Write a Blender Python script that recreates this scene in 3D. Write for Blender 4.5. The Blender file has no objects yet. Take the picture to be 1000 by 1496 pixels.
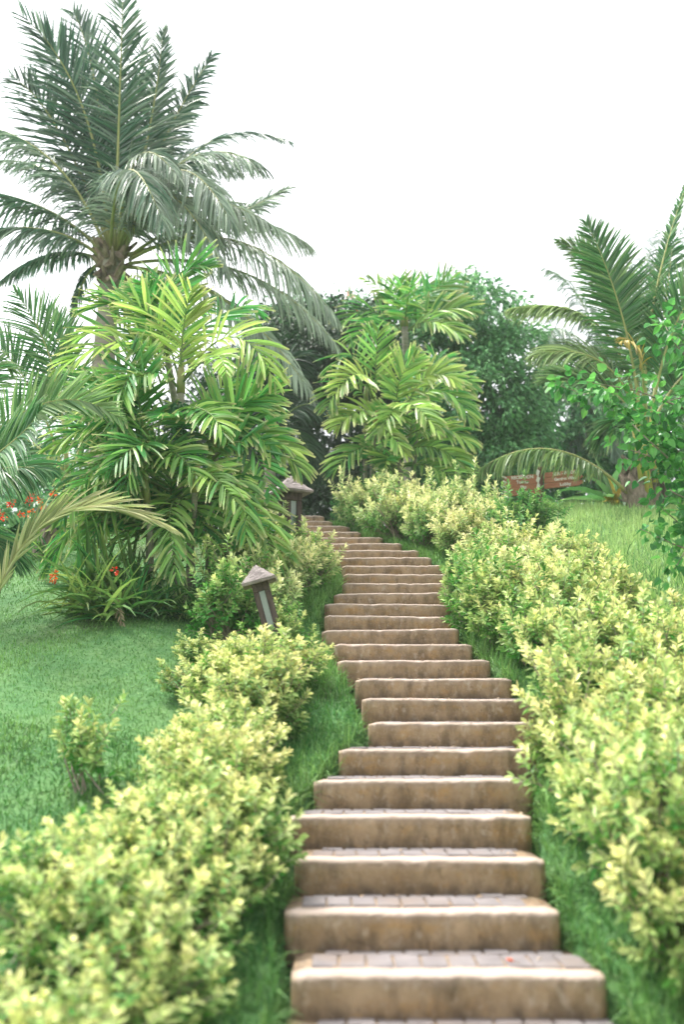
import bpy, math, random
import numpy as np
from mathutils import Vector
R = np.random.default_rng(7)
random.seed(7)
C = bpy.context.scene.collection
sc = bpy.context.scene
F = 1454.0
PT = math.atan(312.0 / F)
CP, SP = math.cos(PT), math.sin(PT)
D, H, Y1, E0 = 0.39, 0.15, 3.85, 0.88
UP = np.array([0, 0, 1.0])
HAZE = 0.0013


def at(px, py, Y):
    """point of the photograph's place seen at (px, py), at world depth Y"""
    xc, yc = (px - 500) / F, (748 - py) / F
    zc = Y / (CP - yc * SP)
    return np.array([xc * zc, Y, zc * SP + yc * zc * CP])


def nrm(v):
    v = np.asarray(v, float)
    return v / (np.linalg.norm(v, axis=-1, keepdims=True) + 1e-9)


# ------------------------------------------------------------------ mesh builder
class MB:
    def __init__(s):
        s.v, s.f, s.t, s.n = [], [], [], 0

    def add(s, v, f, t=(0.5, 0.5, 0.5)):
        v = np.asarray(v, float).reshape(-1, 3)
        f = np.asarray(f, int).reshape(-1, 4)
        t = np.asarray(t, float)
        if t.ndim == 1:
            t = np.tile(t, (len(v), 1))
        s.v.append(v); s.f.append(f + s.n); s.t.append(t)
        s.n += len(v)

    def mesh(s, name, mat, smooth=False):
        me = bpy.data.meshes.new(name)
        v = np.concatenate(s.v); f = np.concatenate(s.f); t = np.concatenate(s.t)
        tri = f[:, 2] == f[:, 3]
        q, tr = f[~tri], f[tri][:, :3]
        me.vertices.add(len(v)); me.vertices.foreach_set('co', v.ravel())
        idx = np.concatenate([q.ravel(), tr.ravel()])
        me.loops.add(len(idx)); me.loops.foreach_set('vertex_index', idx.astype(np.int32))
        me.polygons.add(len(f))
        ls = np.concatenate([np.arange(len(q)) * 4, len(q) * 4 + np.arange(len(tr)) * 3])
        me.polygons.foreach_set('loop_start', ls.astype(np.int32))
        a = me.attributes.new('tint', 'FLOAT_COLOR', 'POINT')
        a.data.foreach_set('color', np.concatenate([t, np.ones((len(t), 1))], 1).ravel().astype(np.float32))
        me.materials.append(mat)
        me.update(calc_edges=True); me.validate()
        me.polygons.foreach_set('use_smooth', np.full(len(me.polygons), smooth))
        return me

    def obj(s, name, mat, parent=None, smooth=False):
        o = bpy.data.objects.new(name, s.mesh(name, mat, smooth))
        C.objects.link(o)
        if parent:
            o.parent = parent
        return o

    # a box from 8 corners made by centre + half axes
    def box(s, c, ax, ay, az, t=(0.5, 0.5, 0.5)):
        c, ax, ay, az = (np.asarray(k, float) for k in (c, ax, ay, az))
        v = [c + i * ax + j * ay + k * az for k in (-1, 1) for j in (-1, 1) for i in (-1, 1)]
        s.add(v, [[0, 2, 3, 1], [4, 5, 7, 6], [0, 1, 5, 4], [2, 6, 7, 3], [0, 4, 6, 2], [1, 3, 7, 5]], t)

    def tube(s, pts, rad, k=7, t=(0.5, 0.5, 0.5), jit=0.0):
        pts = np.asarray(pts, float); n = len(pts)
        rad = np.broadcast_to(np.asarray(rad, float), (n,))
        tg = nrm(np.gradient(pts, axis=0))
        ref = np.array([1, 0, 0]) if abs(tg[:, 0]).mean() < 0.8 else np.array([0, 1.0, 0])
        a = nrm(np.cross(tg, ref)); b = np.cross(tg, a)
        th = np.linspace(0, 2 * math.pi, k, endpoint=False)
        rr = rad[:, None] * (1 + jit * R.uniform(-1, 1, (n, k)))
        v = pts[:, None] + rr[..., None] * (np.cos(th)[None, :, None] * a[:, None] + np.sin(th)[None, :, None] * b[:, None])
        f = []
        for i in range(n - 1):
            for j in range(k):
                f.append([i * k + j, i * k + (j + 1) % k, (i + 1) * k + (j + 1) % k, (i + 1) * k + j])
        v = np.concatenate([v.reshape(-1, 3), pts[:1], pts[-1:]])
        for j in range(k):
            f.append([n * k, (j + 1) % k, j, j]); e = (n - 1) * k
            f.append([n * k + 1, e + j, e + (j + 1) % k, e + (j + 1) % k])
        s.add(v, f, t)

    def blades(s, p, d, w, L, wid, prof, droop, t, fold=0.25, m=4, gexp=1.0):
        """many leaf strips at once: p,d,w (N,3) root, direction, width direction; L,wid,droop (N,); prof (m+1,) width; 3 verts across, folded"""
        N = len(p)
        d = nrm(d); w = nrm(w - d * (w * d).sum(1, keepdims=True))
        prof = np.asarray(prof)
        cur = p.copy(); dirs = d.copy()
        rows = []
        for k in range(m + 1):
            nn = np.cross(dirs, w)
            nn = nn * np.sign(nn[:, 2:3] + 1e-6)
            hw = (wid * prof[k] * 0.5)[:, None]
            rows.append(np.stack([cur - w * hw + nn * hw * fold, cur - nn * hw * fold, cur + w * hw + nn * hw * fold], 1))
            if k < m:
                dirs = nrm(dirs - UP * (droop * (1.0 / m) * ((k + 1) / m) ** (gexp - 1))[:, None])
                w = nrm(w - dirs * (w * dirs).sum(1, keepdims=True))
                cur = cur + dirs * (L / m)[:, None]
        v = np.stack(rows, 1)                      # N, m+1, 3, 3
        base = (np.arange(N) * (m + 1) * 3)[:, None, None]
        f = []
        for k in range(m):
            for a in (0, 1):
                i0 = k * 3 + a
                f.append([i0, i0 + 1, i0 + 4, i0 + 3])
        f = (np.array(f)[None] + base).reshape(-1, 4)
        tt = np.empty((N, m + 1, 3, 3))
        tt[..., 0] = t[:, 0][:, None, None]; tt[..., 1] = t[:, 1][:, None, None]
        tt[..., 2] = np.linspace(0, 1, m + 1)[None, :, None]
        s.add(v.reshape(-1, 3), f, tt.reshape(-1, 3))


def empty(name, loc, label, cat, group=None):
    o = bpy.data.objects.new(name, None)
    o.empty_display_size = 0.1
    C.objects.link(o); o.location = [float(k) for k in loc]
    o['label'] = label; o['category'] = cat
    if group: o['group'] = group
    return o


def tag(o, label, cat, group=None):
    o['label'] = label; o['category'] = cat
    if group: o['group'] = group
    return o


def kind(o, k, label=None):
    o['kind'] = k
    if label: o['label'] = label
    return o


# ------------------------------------------------------------------ materials
def mat(name):
    m = bpy.data.materials.new(name); m.use_nodes = True
    nt = m.node_tree; nt.nodes.clear()
    out = nt.nodes.new('ShaderNodeOutputMaterial')
    return m, nt, out


def nd(nt, typ, **kw):
    n = nt.nodes.new(typ)
    for k, v in kw.items():
        if k.startswith('i_'):
            key = k[2:]
            n.inputs[int(key) if key.isdigit() else key.replace('_', ' ')].default_value = v
        else:
            setattr(n, k, v)
    return n


def mixc(nt, a, b, fac, mode='MIX'):
    n = nt.nodes.new('ShaderNodeMix'); n.data_type = 'RGBA'; n.blend_type = mode
    for sock, val in ((n.inputs['Factor'], fac), (n.inputs['A'], a), (n.inputs['B'], b)):
        if hasattr(val, 'is_linked'):
            nt.links.new(val, sock)
        elif isinstance(val, (int, float)):
            sock.default_value = val
        else:
            sock.default_value = (*val, 1)
    return n.outputs['Result']


def mr(nt, src, a, b, c, d):
    n = nt.nodes.new('ShaderNodeMapRange'); nt.links.new(src, n.inputs[0])
    for i, v in enumerate((a, b, c, d)):
        n.inputs[i + 1].default_value = v
    return n.outputs[0]


def leaf_mat(name, old, young, tip=None, trans=0.3, rough=0.42, var=0.35, spec=0.35, tipstart=0.8):
    m, nt, out = mat(name)
    at_ = nd(nt, 'ShaderNodeAttribute', attribute_name='tint')
    sep = nd(nt, 'ShaderNodeSeparateColor'); nt.links.new(at_.outputs['Color'], sep.inputs[0])
    col = mixc(nt, old, young, sep.outputs[0])
    oi = nd(nt, 'ShaderNodeObjectInfo')
    col2 = nd(nt, 'ShaderNodeHueSaturation')
    nt.links.new(col, col2.inputs['Color'])
    nt.links.new(mr(nt, sep.outputs[1], 0, 1, 1 - var, 1 + var), col2.inputs['Value'])
    nt.links.new(mr(nt, oi.outputs['Random'], 0, 1, 0.487, 0.513), col2.inputs['Hue'])
    c = col2.outputs[0]
    if tip:
        c = mixc(nt, c, tip, mr(nt, sep.outputs[2], tipstart, 1.0, 0, 0.8))
    p = nd(nt, 'ShaderNodeBsdfPrincipled'); nt.links.new(c, p.inputs['Base Color'])
    p.inputs['Roughness'].default_value = rough; p.inputs['Specular IOR Level'].default_value = spec
    tr = nd(nt, 'ShaderNodeBsdfTranslucent')
    br = nd(nt, 'ShaderNodeHueSaturation', i_Value=1.25, i_Saturation=1.05, i_Hue=0.49); nt.links.new(c, br.inputs['Color'])
    nt.links.new(br.outputs[0], tr.inputs['Color'])
    mx = nd(nt, 'ShaderNodeMixShader'); mx.inputs[0].default_value = trans
    nt.links.new(p.outputs[0], mx.inputs[1]); nt.links.new(tr.outputs[0], mx.inputs[2])
    nt.links.new(mx.outputs[0], out.inputs[0])
    return m


def rough_mat(name, c1, c2, scale=6, rough=0.85, bump=0.3, c3=None, stretch=(1, 1, 1), s3=2.0, bd=0.01, thr3=(0.5, 0.7), obj_var=0.0):
    m, nt, out = mat(name)
    tc = nd(nt, 'ShaderNodeTexCoord'); mp = nd(nt, 'ShaderNodeMapping'); mp.inputs['Scale'].default_value = stretch
    nt.links.new(tc.outputs['Object'], mp.inputs[0])
    n1 = nd(nt, 'ShaderNodeTexNoise', i_Scale=scale, i_Detail=8.0, i_Roughness=0.65); nt.links.new(mp.outputs[0], n1.inputs[0])
    col = mixc(nt, c1, c2, mr(nt, n1.outputs[0], 0.32, 0.68, 0, 1))
    if c3:
        n3 = nd(nt, 'ShaderNodeTexNoise', i_Scale=s3, i_Detail=6.0); nt.links.new(mp.outputs[0], n3.inputs[0])
        col = mixc(nt, col, c3, mr(nt, n3.outputs[0], thr3[0], thr3[1], 0, 0.8))
    p = nd(nt, 'ShaderNodeBsdfPrincipled', i_Roughness=rough)
    p.inputs['Specular IOR Level'].default_value = 0.25
    nt.links.new(col, p.inputs['Base Color'])
    n2 = nd(nt, 'ShaderNodeTexNoise', i_Scale=scale * 5, i_Detail=6.0); nt.links.new(mp.outputs[0], n2.inputs[0])
    bp = nd(nt, 'ShaderNodeBump', i_Strength=bump, i_Distance=bd); nt.links.new(n2.outputs[0], bp.inputs['Height'])
    nt.links.new(bp.outputs[0], p.inputs['Normal'])
    nt.links.new(p.outputs[0], out.inputs[0])
    return m


M = {}
M['coco'] = leaf_mat('coconut_leaf', (0.046, 0.13, 0.078), (0.42, 0.5, 0.38), tip=(0.3, 0.3, 0.22), trans=0.25, spec=0.6, rough=0.35, tipstart=0.85)  # pale grey end paints the sky's sheen into the leaf colour
M['coco_young'] = leaf_mat('young_coconut_leaf', (0.06, 0.2, 0.065), (0.3, 0.42, 0.18), tip=(0.33, 0.36, 0.2), trans=0.3, spec=0.5, rough=0.38, tipstart=0.85)
M['areca'] = leaf_mat('broad_palm_leaf', (0.075, 0.3, 0.075), (0.45, 0.6, 0.17), tip=(0.55, 0.5, 0.27), trans=0.33, var=.45, spec=0.4, tipstart=0.75)
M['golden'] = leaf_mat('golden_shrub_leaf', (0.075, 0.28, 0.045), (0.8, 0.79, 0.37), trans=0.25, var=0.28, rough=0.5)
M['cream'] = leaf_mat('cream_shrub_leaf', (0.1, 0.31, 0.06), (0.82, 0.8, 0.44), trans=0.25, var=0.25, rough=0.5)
M['greenbush'] = leaf_mat('green_shrub_leaf', (0.055, 0.22, 0.06), (0.3, 0.48, 0.15), trans=0.3, var=0.3)
M['tree'] = leaf_mat('broadleaf', (0.055, 0.19, 0.08), (0.27, 0.5, 0.22), trans=0.28, var=0.4)
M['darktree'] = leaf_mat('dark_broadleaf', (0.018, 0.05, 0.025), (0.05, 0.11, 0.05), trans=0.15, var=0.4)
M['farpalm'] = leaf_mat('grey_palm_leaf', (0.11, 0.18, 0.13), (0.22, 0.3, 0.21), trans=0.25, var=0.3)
M['heart'] = leaf_mat('heart_leaf', (0.04, 0.18, 0.045), (0.19, 0.44, 0.11), trans=0.38, var=0.3, spec=0.45)
M['under'] = leaf_mat('undergrowth_leaf', (0.04, 0.16, 0.045), (0.28, 0.4, 0.11), trans=0.3)
M['banana'] = leaf_mat('banana_leaf', (0.06, 0.2, 0.06), (0.2, 0.38, 0.15), trans=0.35)
M['pale'] = leaf_mat('pale_frond_leaf', (0.25, 0.36, 0.13), (0.62, 0.62, 0.36), trans=0.3, rough=0.4)
M['dry'] = leaf_mat('dry_leaf', (0.3, 0.2, 0.12), (0.5, 0.4, 0.28), trans=0.15)
M['yellow'] = leaf_mat('yellow_leaf', (0.32, 0.25, 0.05), (0.5, 0.4, 0.11), trans=0.3)
M['orange'] = leaf_mat('orange_petal', (0.75, 0.09, 0.03), (0.85, 0.22, 0.07), trans=0.3)
M['grass'] = leaf_mat('grass_blade', (0.058, 0.2, 0.05), (0.24, 0.41, 0.12), trans=0.24, var=0.35, rough=0.5)
M['grass_dry'] = leaf_mat('meadow_grass_blade', (0.19, 0.37, 0.12), (0.46, 0.6, 0.25), trans=0.3, var=0.3, rough=0.5)
M['midrib'] = rough_mat('midrib', (0.3, 0.33, 0.12), (0.42, 0.4, 0.16), rough=0.5, bump=0.1)
M['midrib_green'] = rough_mat('green_midrib', (0.12, 0.2, 0.06), (0.2, 0.28, 0.09), rough=0.5, bump=0.1)
M['petiole'] = rough_mat('yellow_petiole', (0.36, 0.36, 0.08), (0.5, 0.42, 0.12), rough=0.45, bump=0.1)
M['bark'] = rough_mat('palm_bark', (0.34, 0.28, 0.23), (0.5, 0.44, 0.38), scale=4, stretch=(1, 1, 6), bump=0.6, bd=0.02, c3=(0.2, 0.16, 0.13))
M['fibre'] = rough_mat('palm_fibre', (0.26, 0.18, 0.13), (0.52, 0.4, 0.32), scale=9, stretch=(3, 3, 1), bump=0.7, bd=0.02, c3=(0.08, 0.05, 0.04))
M['stump'] = rough_mat('shaggy_palm_base', (0.19, 0.15, 0.115), (0.4, 0.33, 0.26), scale=11, stretch=(3, 3, .6), bump=0.8, bd=0.03, c3=(0.05, 0.04, 0.03))
M['stem'] = rough_mat('woody_stem', (0.22, 0.18, 0.14), (0.34, 0.29, 0.24), scale=8, bump=0.4)
M['cane'] = rough_mat('palm_cane', (0.2, 0.2, 0.15), (0.34, 0.31, 0.25), scale=5, stretch=(1, 1, 5), bump=0.4)
M['shaft'] = rough_mat('crown_shaft', (0.18, 0.26, 0.09), (0.4, 0.3, 0.12), scale=3, rough=0.5, bump=0.1)
M['oldwood'] = rough_mat('weathered_wood', (0.045, 0.033, 0.03), (0.12, 0.09, 0.08), scale=7, stretch=(4, 4, 0.7), bump=0.6, c3=(0.17, 0.14, 0.13), thr3=(0.52, 0.75))
M['caproof'] = rough_mat('lantern_cap_shingle', (0.17, 0.145, 0.14), (0.33, 0.285, 0.275), scale=16, bump=0.8, c3=(0.14, 0.11, 0.11), s3=9, thr3=(0.55, 0.7))
M['glass'] = rough_mat('frosted_pane', (0.24, 0.28, 0.27), (0.32, 0.36, 0.35), scale=5, rough=0.3, bump=0.05)
M['redwood'] = rough_mat('red_stained_board', (0.36, 0.13, 0.08), (0.52, 0.22, 0.14), scale=5, stretch=(1, 1, 8), rough=0.6, bump=0.3)
M['postwood'] = rough_mat('dark_red_post', (0.1, 0.04, 0.03), (0.17, 0.07, 0.055), scale=6, stretch=(6, 6, 1), rough=0.6, bump=0.3)
M['white'] = rough_mat('white_paint', (0.78, 0.74, 0.7), (0.84, 0.8, 0.77), scale=20, rough=0.6, bump=0.1)
M['brick'] = rough_mat('grey_paver', (0.15, 0.135, 0.14), (0.24, 0.215, 0.215), scale=7, rough=0.85, bump=0.5, c3=(0.2, 0.16, 0.14), s3=3, bd=0.004)
M['soil'] = rough_mat('damp_soil', (0.05, 0.05, 0.03), (0.1, 0.08, 0.05), scale=8)


def step_material():
    m, nt, out = mat('tan_step_concrete')
    tc = nd(nt, 'ShaderNodeNewGeometry')
    pos = tc.outputs['Position']
    at_ = nd(nt, 'ShaderNodeAttribute', attribute_name='tint')
    sep = nd(nt, 'ShaderNodeSeparateColor'); nt.links.new(at_.outputs['Color'], sep.inputs[0])

    def noise(scale, st=(1, 1, 1), det=8.0, ro=0.6):
        mp = nd(nt, 'ShaderNodeMapping'); mp.inputs['Scale'].default_value = st; nt.links.new(pos, mp.inputs[0])
        n = nd(nt, 'ShaderNodeTexNoise', i_Scale=scale, i_Detail=det, i_Roughness=ro); nt.links.new(mp.outputs[0], n.inputs[0])
        return n.outputs[0]
    n1 = noise(5)
    col = mixc(nt, (0.25, 0.168, 0.093), (0.45, 0.325, 0.205), mr(nt, n1, 0.3, 0.7, 0, 1))
    col = mixc(nt, col, (0.42, 0.25, 0.1), mr(nt, noise(7, (1, 1, 1.5)), 0.52, 0.7, 0, 0.8))       # rust stain
    col = mixc(nt, col, (0.07, 0.05, 0.03), mr(nt, noise(4.0, (3, 1, 1.3)), 0.48, 0.72, 0, 0.7))       # dark streaks
    col = mixc(nt, col, (0.5, 0.41, 0.32), mr(nt, noise(15, (1.5, 1, 1)), 0.56, 0.72, 0, 0.75))          # pale patches of lime
    col = mixc(nt, col, (0.13, 0.095, 0.065), mr(nt, noise(30), 0.6, 0.72, 0, 0.55))
    col = mixc(nt, col, (0.5, 0.42, 0.34), mr(nt, noise(140, (1, 1, 1), 2.0), 0.58, 0.7, 0, 0.4))      # grit
    vo = nd(nt, 'ShaderNodeTexVoronoi', feature='DISTANCE_TO_EDGE', i_Scale=2.6)
    wv = nd(nt, 'ShaderNodeMix', data_type='VECTOR'); wv.inputs[0].default_value = .12
    nw = nd(nt, 'ShaderNodeTexNoise', i_Scale=6.0); nt.links.new(pos, nw.inputs[0]); nt.links.new(pos, wv.inputs[4]); nt.links.new(nw.outputs[1], wv.inputs[5]); nt.links.new(wv.outputs[1], vo.inputs['Vector'])
    ck = nd(nt, 'ShaderNodeMath', operation='MULTIPLY'); nt.links.new(mr(nt, vo.outputs['Distance'], 0.003, 0.009, 0.5, 0), ck.inputs[0]); nt.links.new(mr(nt, noise(1.7), 0.55, 0.65, 0, 1), ck.inputs[1])
    col = mixc(nt, col, (0.07, 0.05, 0.035), ck.outputs[0])     # hair cracks
    # worn, paler rim: vertex tint r = nosing ; g = foot of the riser
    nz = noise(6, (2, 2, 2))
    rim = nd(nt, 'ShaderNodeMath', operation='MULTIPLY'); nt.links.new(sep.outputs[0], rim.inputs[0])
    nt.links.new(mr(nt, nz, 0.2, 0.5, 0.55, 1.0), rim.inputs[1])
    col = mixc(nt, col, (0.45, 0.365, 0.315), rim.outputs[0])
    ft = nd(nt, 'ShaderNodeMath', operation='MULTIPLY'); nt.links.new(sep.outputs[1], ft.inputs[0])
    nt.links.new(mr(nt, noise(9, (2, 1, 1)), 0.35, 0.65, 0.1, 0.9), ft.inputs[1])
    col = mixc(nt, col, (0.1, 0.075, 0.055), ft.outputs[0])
    p = nd(nt, 'ShaderNodeBsdfPrincipled', i_Roughness=0.88); p.inputs['Specular IOR Level'].default_value = 0.2
    nt.links.new(col, p.inputs['Base Color'])
    bp = nd(nt, 'ShaderNodeBump', i_Strength=0.8, i_Distance=0.012)
    nt.links.new(noise(24, (1, 1, 1), 10.0, 0.7), bp.inputs['Height'])
    nt.links.new(bp.outputs[0], p.inputs['Normal']); nt.links.new(p.outputs[0], out.inputs[0])
    return m


M['step'] = step_material()
M['ground'] = rough_mat('lawn_soil', (0.05, 0.15, 0.045), (0.1, 0.2, 0.065), scale=3, bump=0.8, c3=(0.1, 0.085, 0.05), s3=0.7, bd=0.03, thr3=(0.58, 0.72))

# ------------------------------------------------------------------ staircase lines
LPX = [425, 415, 430, 420, 458, 495, 540, 530, 520, 493, 488, 470, 474, 474, 488, 500, 502, 500, 492, 478, 468, 455, 440, 428, 420, 414]
RPX = [890, 822, 800, 780, 781, 786, 788, 786, 750, 718, 692, 672, 661, 659, 661, 663, 661, 648, 632, 613, 588, 560, 528, 512, 486, 474]
NS = len(LPX)
stepY = [Y1 + D * i for i in range(NS)]
stepZ = [-E0 + H * i for i in range(NS)]
stepL, stepR = [], []
for i in range(NS):
    zc = stepY[i] * CP + stepZ[i] * SP
    stepL.append((LPX[i] - 500) / F * zc); stepR.append((RPX[i] - 500) / F * zc)
pre = 4
stepY = [Y1 - D * (pre - i) for i in range(pre)] + stepY
stepZ = [-E0 - H * (pre - i) for i in range(pre)] + stepZ
stepL = [stepL[0] - 0.02 * (pre - i) for i in range(pre)] + stepL
stepR = [stepR[0] + 0.04 * (pre - i) for i in range(pre)] + stepR
YT = stepY[-1]
ZT = stepZ[-1]


def xl(Y): return float(np.interp(Y, stepY, stepL))
def xr(Y): return float(np.interp(Y, stepY, stepR))


def lownoise(x, y):
    return (np.sin(x * 1.3 + 0.7) * np.sin(y * 1.1 + 1.9) + 0.5 * np.sin(x * 2.9 + y * 2.3) + 0.35 * np.sin(x * 5.1 - y * 4.3 + 1)) * 0.035


def gz(x, y):
    x = np.asarray(x, float); y = np.asarray(y, float)
    s = H / D
    line = lambda yy: -E0 + (yy - Y1) * s
    yt = np.where(x < -1.2, 12.2, 13.5)
    k = np.clip((x + 2.2) / 1.6, 0, 1)
    yt = 12.6 * (1 - k) + 13.7 * k
    # slope that levels off softly at the top and at the bottom landing
    soft = 0.3
    top = line(y) - s * soft * np.log1p(np.exp((y - yt) / soft))
    bot = np.maximum(top, -1.62) + 0.02 * np.clip(y - yt, 0, 400)
    # the bank is a little under the treads, and falls slightly to the left
    d = np.maximum(np.interp(y, stepY, stepL) - x, x - np.interp(y, stepY, stepR))
    off = -0.06 - 0.07 * np.clip(d, 0, 1.0)
    off = off + .26 * np.clip((x - 1.2) / 1.5, 0, 1) * np.clip((y - 7) / 5, .3, 1) + .12 * np.clip((-1.0 - x) / 1.2, 0, 1) * np.clip((y - 5) / 4, 0, 1)
    under = np.clip((0.06 - d) / 0.06, 0, 1) * (y < YT + 0.5)
    return bot + off + lownoise(x, y) * np.clip(d * 2, 0, 1) - under * 0.2


def ground():
    xs = np.concatenate([np.linspace(-70, -14, 12), np.linspace(-12, -3.2, 30), np.arange(-3.0, 3.6, 0.07), np.linspace(3.8, 12, 28), np.linspace(14, 70, 12)])
    ys = np.concatenate([np.linspace(-20, 0, 12), np.arange(0.2, 16, 0.08), np.linspace(16.5, 40, 30), np.linspace(45, 90, 8)])
    X, Y = np.meshgrid(xs, ys)
    Z = gz(X, Y)
    v = np.stack([X, Y, Z], -1).reshape(-1, 3)
    nx, ny = len(xs), len(ys)
    I = (np.arange(ny - 1)[:, None] * nx + np.arange(nx - 1)[None]).reshape(-1)
    mb = MB(); mb.add(v, np.stack([I, I + 1, I + nx + 1, I + nx], 1))
    kind(mb.obj('ground', M['ground'], smooth=True), 'structure', 'grassy slope rising to a level lawn')


ground()

# ------------------------------------------------------------------ steps
stair = empty('garden_staircase', (0.3, stepY[0], stepZ[0] - 0.15), 'curving flight of tan concrete garden steps with paved treads, climbing between the golden hedges', 'staircase')
SLOC = np.array(stair.location)


def make_step(i):
    L, Rr, y, z = stepL[i], stepR[i], stepY[i], stepZ[i]
    nx = 130
    wob = R.uniform(-1, 1, 4)
    r = 0.02
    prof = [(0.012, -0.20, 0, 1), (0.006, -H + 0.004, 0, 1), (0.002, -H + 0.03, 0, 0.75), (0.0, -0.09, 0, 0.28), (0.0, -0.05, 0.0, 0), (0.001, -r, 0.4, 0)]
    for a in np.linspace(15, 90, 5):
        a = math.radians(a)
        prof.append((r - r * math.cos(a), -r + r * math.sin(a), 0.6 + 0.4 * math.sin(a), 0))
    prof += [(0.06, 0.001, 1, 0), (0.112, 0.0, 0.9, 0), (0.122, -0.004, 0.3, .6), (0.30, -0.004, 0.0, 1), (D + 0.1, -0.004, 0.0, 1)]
    u = np.linspace(0, 1, nx)
    u = 0.5 - 0.5 * np.cos(u * math.pi) * (1 - 0.12 * np.sin(u * math.pi))
    u = (u - u[0]) / (u[-1] - u[0])
    v, t = [], []
    tilt_ = R.normal(0, .008)
    chips = [(R.uniform(L, Rr), R.uniform(.012, .05), R.uniform(.002, .006)) for _ in range(7)]
    ph = R.uniform(0, 6, 6)
    for uu in u:
        x = L + (Rr - L) * uu
        e = min(uu, 1 - uu) * (Rr - L)
        rc = 0.05
        cy = rc - math.sqrt(max(0, rc * rc - max(0, rc - e) ** 2)) if e < rc else 0.0
        fr = 0.004 * math.sin(x * 4 + ph[0]) + 0.002 * math.sin(x * 13 + ph[1]) + 0.0015 * math.sin(x * 41 + ph[4])
        vz = 0.0025 * math.sin(x * 3 + ph[2]) + 0.0012 * math.sin(x * 11 + ph[3]) + 0.0008 * math.sin(x * 37 + ph[5]) + tilt_ * (uu - .5)
        ch = sum(dp * math.exp(-((x - cx_) / w_) ** 2) for cx_, w_, dp in chips)
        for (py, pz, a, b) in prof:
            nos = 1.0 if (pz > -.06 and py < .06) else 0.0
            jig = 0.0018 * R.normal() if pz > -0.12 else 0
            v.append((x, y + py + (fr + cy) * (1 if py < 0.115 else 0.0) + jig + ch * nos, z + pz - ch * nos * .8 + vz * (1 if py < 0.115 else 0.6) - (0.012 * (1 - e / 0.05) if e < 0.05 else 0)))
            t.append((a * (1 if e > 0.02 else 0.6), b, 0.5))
    n = len(prof)
    f = []
    for a in range(nx - 1):
        for b in range(n - 1):
            f.append([a * n + b, (a + 1) * n + b, (a + 1) * n + b + 1, a * n + b + 1])
    v = np.array(v) ; t = np.array(t)
    # side walls down into the bank
    for a, flip in ((0, 0), (nx - 1, 1)):
        base = len(v)
        low = v[a * n:(a + 1) * n].copy(); low[:, 2] = z - 0.34
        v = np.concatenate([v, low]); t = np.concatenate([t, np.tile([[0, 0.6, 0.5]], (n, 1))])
        for b in range(n - 1):
            q = [a * n + b, a * n + b + 1, base + b + 1, base + b]
            f.append(q[::-1] if flip else q)
    mb = MB(); mb.add(v - SLOC, f, t)
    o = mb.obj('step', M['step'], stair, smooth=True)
    # paving of the tread
    pb = MB()
    rng = np.random.default_rng(100 + i)
    for row, (a, b) in enumerate(((0.125, 0.325), (0.333, 0.46))):
        x = L + 0.05 + (0.05 if row else 0.0) + rng.uniform(0, 0.02)
        while x < Rr - 0.13:
            w = 0.105
            zz = z + 0.004 + rng.uniform(-0.003, 0.0035)
            hx, hy = w / 2 - 0.004, (b - a) / 2 - 0.002
            tl = rng.uniform(-0.012, 0.012, 2)
            cx, cyy = x + w / 2, y + (a + b) / 2
            sk = rng.uniform(-0.004, 0.004)
            g = 0.004
            cc = [(-hx, -hy), (hx, -hy), (hx, hy), (-hx, hy)]
            topv = [(cx + p * (1 - g / hx) + sk * q / hy, cyy + q * (1 - g / hy), zz + p * tl[0] + q * tl[1]) for p, q in cc]
            mid = [(cx + p + sk * q / hy, cyy + q, zz - 0.004 + p * tl[0] + q * tl[1]) for p, q in cc]
            bot = [(cx + p, cyy + q, zz - 0.03) for p, q in cc]
            fs = [[0, 1, 2, 3]] + [[k + 4, (k + 1) % 4 + 4, (k + 1) % 4, k] for k in range(4)] + [[k + 8, (k + 1) % 4 + 8, (k + 1) % 4 + 4, k + 4] for k in range(4)]
            pb.add(np.array(topv + mid + bot) - SLOC, fs, (0.5, rng.uniform(), 0.5))
            x += w
    pv = pb.obj('paving', M['brick'], o)
    return o


for i in range(len(stepY)):
    make_step(i)


# ------------------------------------------------------------------ fronds
PROF_COCO = [0.55, 1.0, 0.9, 0.6, 0.06]
PROF_ARECA = [0.3, 0.85, 1.0, 0.85, 0.36]


def bez(P0, P1, P2, n):
    u = np.linspace(0, 1, n)[:, None]
    Cc = 2 * P1 - 0.5 * (P0 + P2)
    return (1 - u) ** 2 * P0 + 2 * u * (1 - u) * Cc + u * u * P2


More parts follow.
